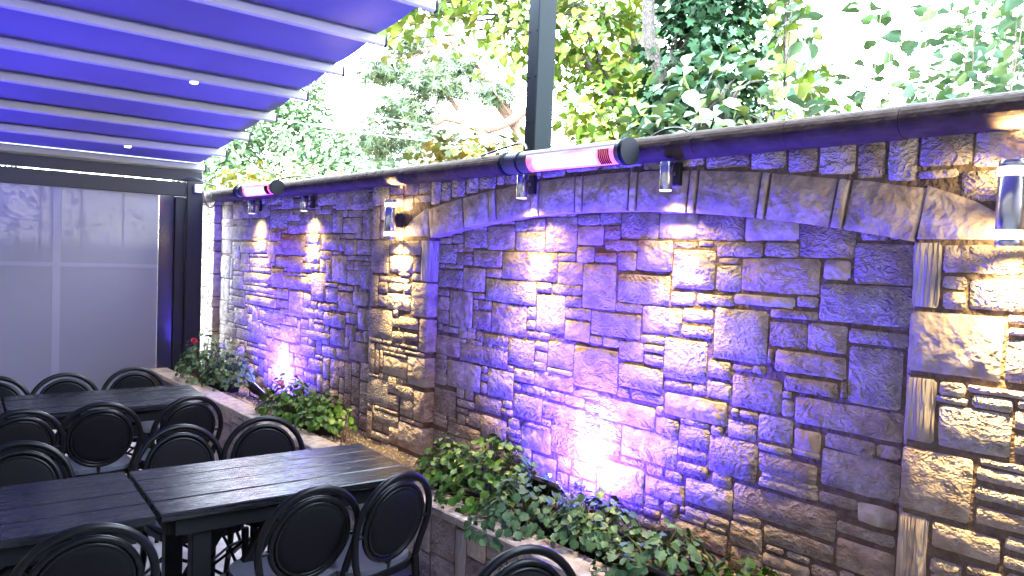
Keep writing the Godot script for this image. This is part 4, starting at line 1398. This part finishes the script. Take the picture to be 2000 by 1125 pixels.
	# tall saplings to the right
	saplings("sapling_thicket", "thicket of thin upright stems with large mint leaves at the right edge", Vector3(1.95, 0, -1.55), 0.65, 20, 3.8, 0.055, 0.115, mint, 100, 130)
	saplings("sapling_thicket", "lower leafy thicket close behind the coping, left of the tall saplings", Vector3(1.55, 0, -2.35), 0.5, 16, 2.8, 0.06, 0.12, mint + [Color(0.16, 0.19, 0.04)], 34, 60)
	saplings("sapling_thicket", "faint sparse stems far behind in the bright gap", Vector3(4.2, 0, -3.6), 1.0, 10, 3.6, 0.09, 0.15, mint, 12, 0)
	saplings("sapling_thicket", "pale leafy thicket farther back behind the tall saplings", Vector3(3.4, 0, -1.6), 1.2, 40, 4.1, 0.08, 0.14, pale, 40, 0)
	tree("pale_bush", "big pale sunlit bush filling the view behind the saplings at the right", "bush", "leafy growth behind the wall", Vector3(5.2, 0, -2.2),
		[Vector3(5.2, 0, -2.2), Vector3(5.1, 2.0, -2.2), Vector3(5.0, 3.6, -2.3)], [0.05, 0.04, 0.02], [],
		[[Vector3(5.0, 4.1, -1.6), Vector3(0.8, 1.0, 1.2), 1500], [Vector3(5.2, 3.3, -2.6), Vector3(0.8, 0.5, 1.0), 700], [Vector3(5.6, 5.4, -1.8), Vector3(0.8, 0.6, 1.2), 600]],
		"ovate", 0.07, 0.13, 0.4, mint + pale, 0)
	tree("pale_bush", "light green bush low behind the coping between the dark ivy tree and the bright gap", "bush", "leafy growth behind the wall", Vector3(4.4, 0, -4.6),
		[Vector3(4.4, 0, -4.6), Vector3(4.3, 1.8, -4.6), Vector3(4.2, 3.2, -4.6)], [0.05, 0.04, 0.02], [],
		[[Vector3(4.2, 3.4, -4.4), Vector3(0.6, 0.8, 0.7), 700], [Vector3(4.4, 4.6, -4.6), Vector3(0.5, 0.7, 0.6), 350]],
		"ovate", 0.07, 0.13, 0.4, mint + lime, 0)
	# golden ivy hedge on the wall top
	for q in [[Vector3(0.75, 0, -5.1), 0.75, "yellow-leaved hedge just behind the coping, left of the steel post", 650], [Vector3(0.75, 0, -9.3), 1.9, "yellow-leaved hedge behind the coping over the far heater", 1100]]:
		var p: Vector3 = q[0]
		var t := thing("golden_hedge", q[2], "hedge", p, 0.0, "yellow hedges along the back of the wall")
		var st := begin()
		for k in 9:
			var z := lerpf(-q[1], q[1], k / 8.0)
			limb(st, Vector3(0, 0, z), Vector3(rng.randf_range(-0.15, 0.15), 2.4, z + rng.randf_range(-0.1, 0.1)), 0.02, 0.006, 0.08)
		obj("stem", done(st), M.brown_stem, t)
		foliage(t, "foliage", "ivy", blob_poses([[Vector3(0, 1.9, 0), Vector3(0.35, 0.6, q[1]), q[3]], [Vector3(0.0, 2.6, 0), Vector3(0.26, 0.2, q[1]), q[3] / 2]], 0.06, 0.12, 0.4), gold, 40)
	# pine with red branches
	tree("pine_tree", "pale pine with red-brown crooked branches behind the left of the steel post", "tree", "", Vector3(6.6, 0, -10.6),
		[Vector3(6.6, 0, -10.6), Vector3(6.5, 2.5, -10.7), Vector3(6.3, 4.2, -10.9), Vector3(5.6, 6.0, -12.2), Vector3(5.2, 7.4, -13.0)], [0.2, 0.17, 0.13, 0.09, 0.05],
		[[Vector3(6.3, 4.55, -10.7), Vector3(5.75, 4.15, -11.1), 0.09, 0.08, 0.05], [Vector3(5.75, 4.15, -11.1), Vector3(5.1, 4.3, -11.6), 0.09, 0.05, 0.05], [Vector3(5.4, 4.5, -11.6), Vector3(5.1, 5.0, -11.8), 0.05, 0.03, 0.05], [Vector3(5.3, 6.3, -12.9), Vector3(4.9, 5.4, -13.2), 0.07, 0.05, 0.06], [Vector3(5.5, 5.9, -12.2), Vector3(4.8, 5.9, -13.0), 0.04, 0.02, 0.1], [Vector3(5.1, 4.3, -11.6), Vector3(4.6, 4.15, -12.2), 0.04, 0.02, 0.1]],
		[[Vector3(4.7, 5.3, -12.9), Vector3(0.75, 0.22, 0.7), 700], [Vector3(5.1, 4.95, -11.8), Vector3(0.7, 0.2, 0.6), 650], [Vector3(5.5, 5.4, -11.9), Vector3(0.6, 0.18, 0.5), 450], [Vector3(4.6, 4.45, -12.3), Vector3(0.8, 0.25, 0.6), 650], [Vector3(5.0, 5.9, -12.8), Vector3(0.5, 0.15, 0.5), 300], [Vector3(5.9, 4.9, -11.2), Vector3(0.5, 0.2, 0.5), 350], [Vector3(5.1, 3.95, -11.8), Vector3(0.8, 0.25, 0.5), 450], [Vector3(4.4, 3.9, -12.6), Vector3(0.8, 0.25, 0.5), 450]],
		"needles", 0.10, 0.18, 0.0, piny, 0, "pine_bark")
	# far broadleaf trees
	var far := [
		[Vector3(5.4, 0, -22.5), [[Vector3(5.0, 4.4, -22.5), Vector3(1.5, 1.3, 1.5), 2200], [Vector3(5.6, 5.7, -22.6), Vector3(1.1, 0.9, 1.1), 900]], "pale green tree at the far end, just above the awning's corner"],
		[Vector3(6.9, 0, -21.0), [[Vector3(6.7, 4.8, -21.0), Vector3(1.3, 1.5, 1.3), 2000], [Vector3(6.6, 6.4, -21.2), Vector3(0.9, 1.2, 0.9), 900]], "tall pale green tree under the awning's edge"],
		[Vector3(7.6, 0, -18.8), [[Vector3(7.3, 4.3, -18.6), Vector3(1.5, 1.1, 1.5), 2000], [Vector3(6.9, 3.5, -18.0), Vector3(1.5, 0.9, 1.5), 1500]], "rounded pale green tree left of the pine"],
		[Vector3(7.4, 0, -24.5), [[Vector3(7.2, 6.8, -24.0), Vector3(1.2, 1.0, 1.2), 900]], "farthest pale tree, its top showing under the awning ribs"],
		[Vector3(9.5, 0, -16.0), [[Vector3(9.3, 3.8, -15.6), Vector3(2.0, 1.0, 2.0), 1500]], "pale green tree low behind the pine's branches"],
		[Vector3(11.0, 0, -9.5), [[Vector3(10.6, 5.3, -9.3), Vector3(1.6, 1.6, 1.6), 600], [Vector3(11, 3.6, -9.4), Vector3(2.2, 1.0, 2.0), 900]], "thin pale tree seen through the lime leaves right of the post"]]
	for q in far:
		var b: Vector3 = q[0]
		tree("far_tree", q[2], "tree", "pale trees far behind the wall", b, [b, b + Vector3(0, 2.0, 0), b + Vector3(-0.2, 4.5, 0.2)], [0.16, 0.12, 0.06], [], q[1], "ovate", 0.12, 0.22, 0.3, pale, 0)
	for k in 2:
		var a := Vector3(2.2, 4.98 - 0.5 * k, -15.0)
		var e := Vector3(3.6, 3.0 - 0.05 * k, -5.6)
		var pts := []
		for i in 13:
			var f := i / 12.0
			pts.append(a.lerp(e, f) - Vector3(0, sin(f * PI) * 0.12, 0))
		tag(obj("overhead_wire", tube(pts, [0.006], 5), M.wire_grey), ["upper thin wire crossing in front of the pine", "lower thin wire crossing below the pine's red branch"][k], "wire")
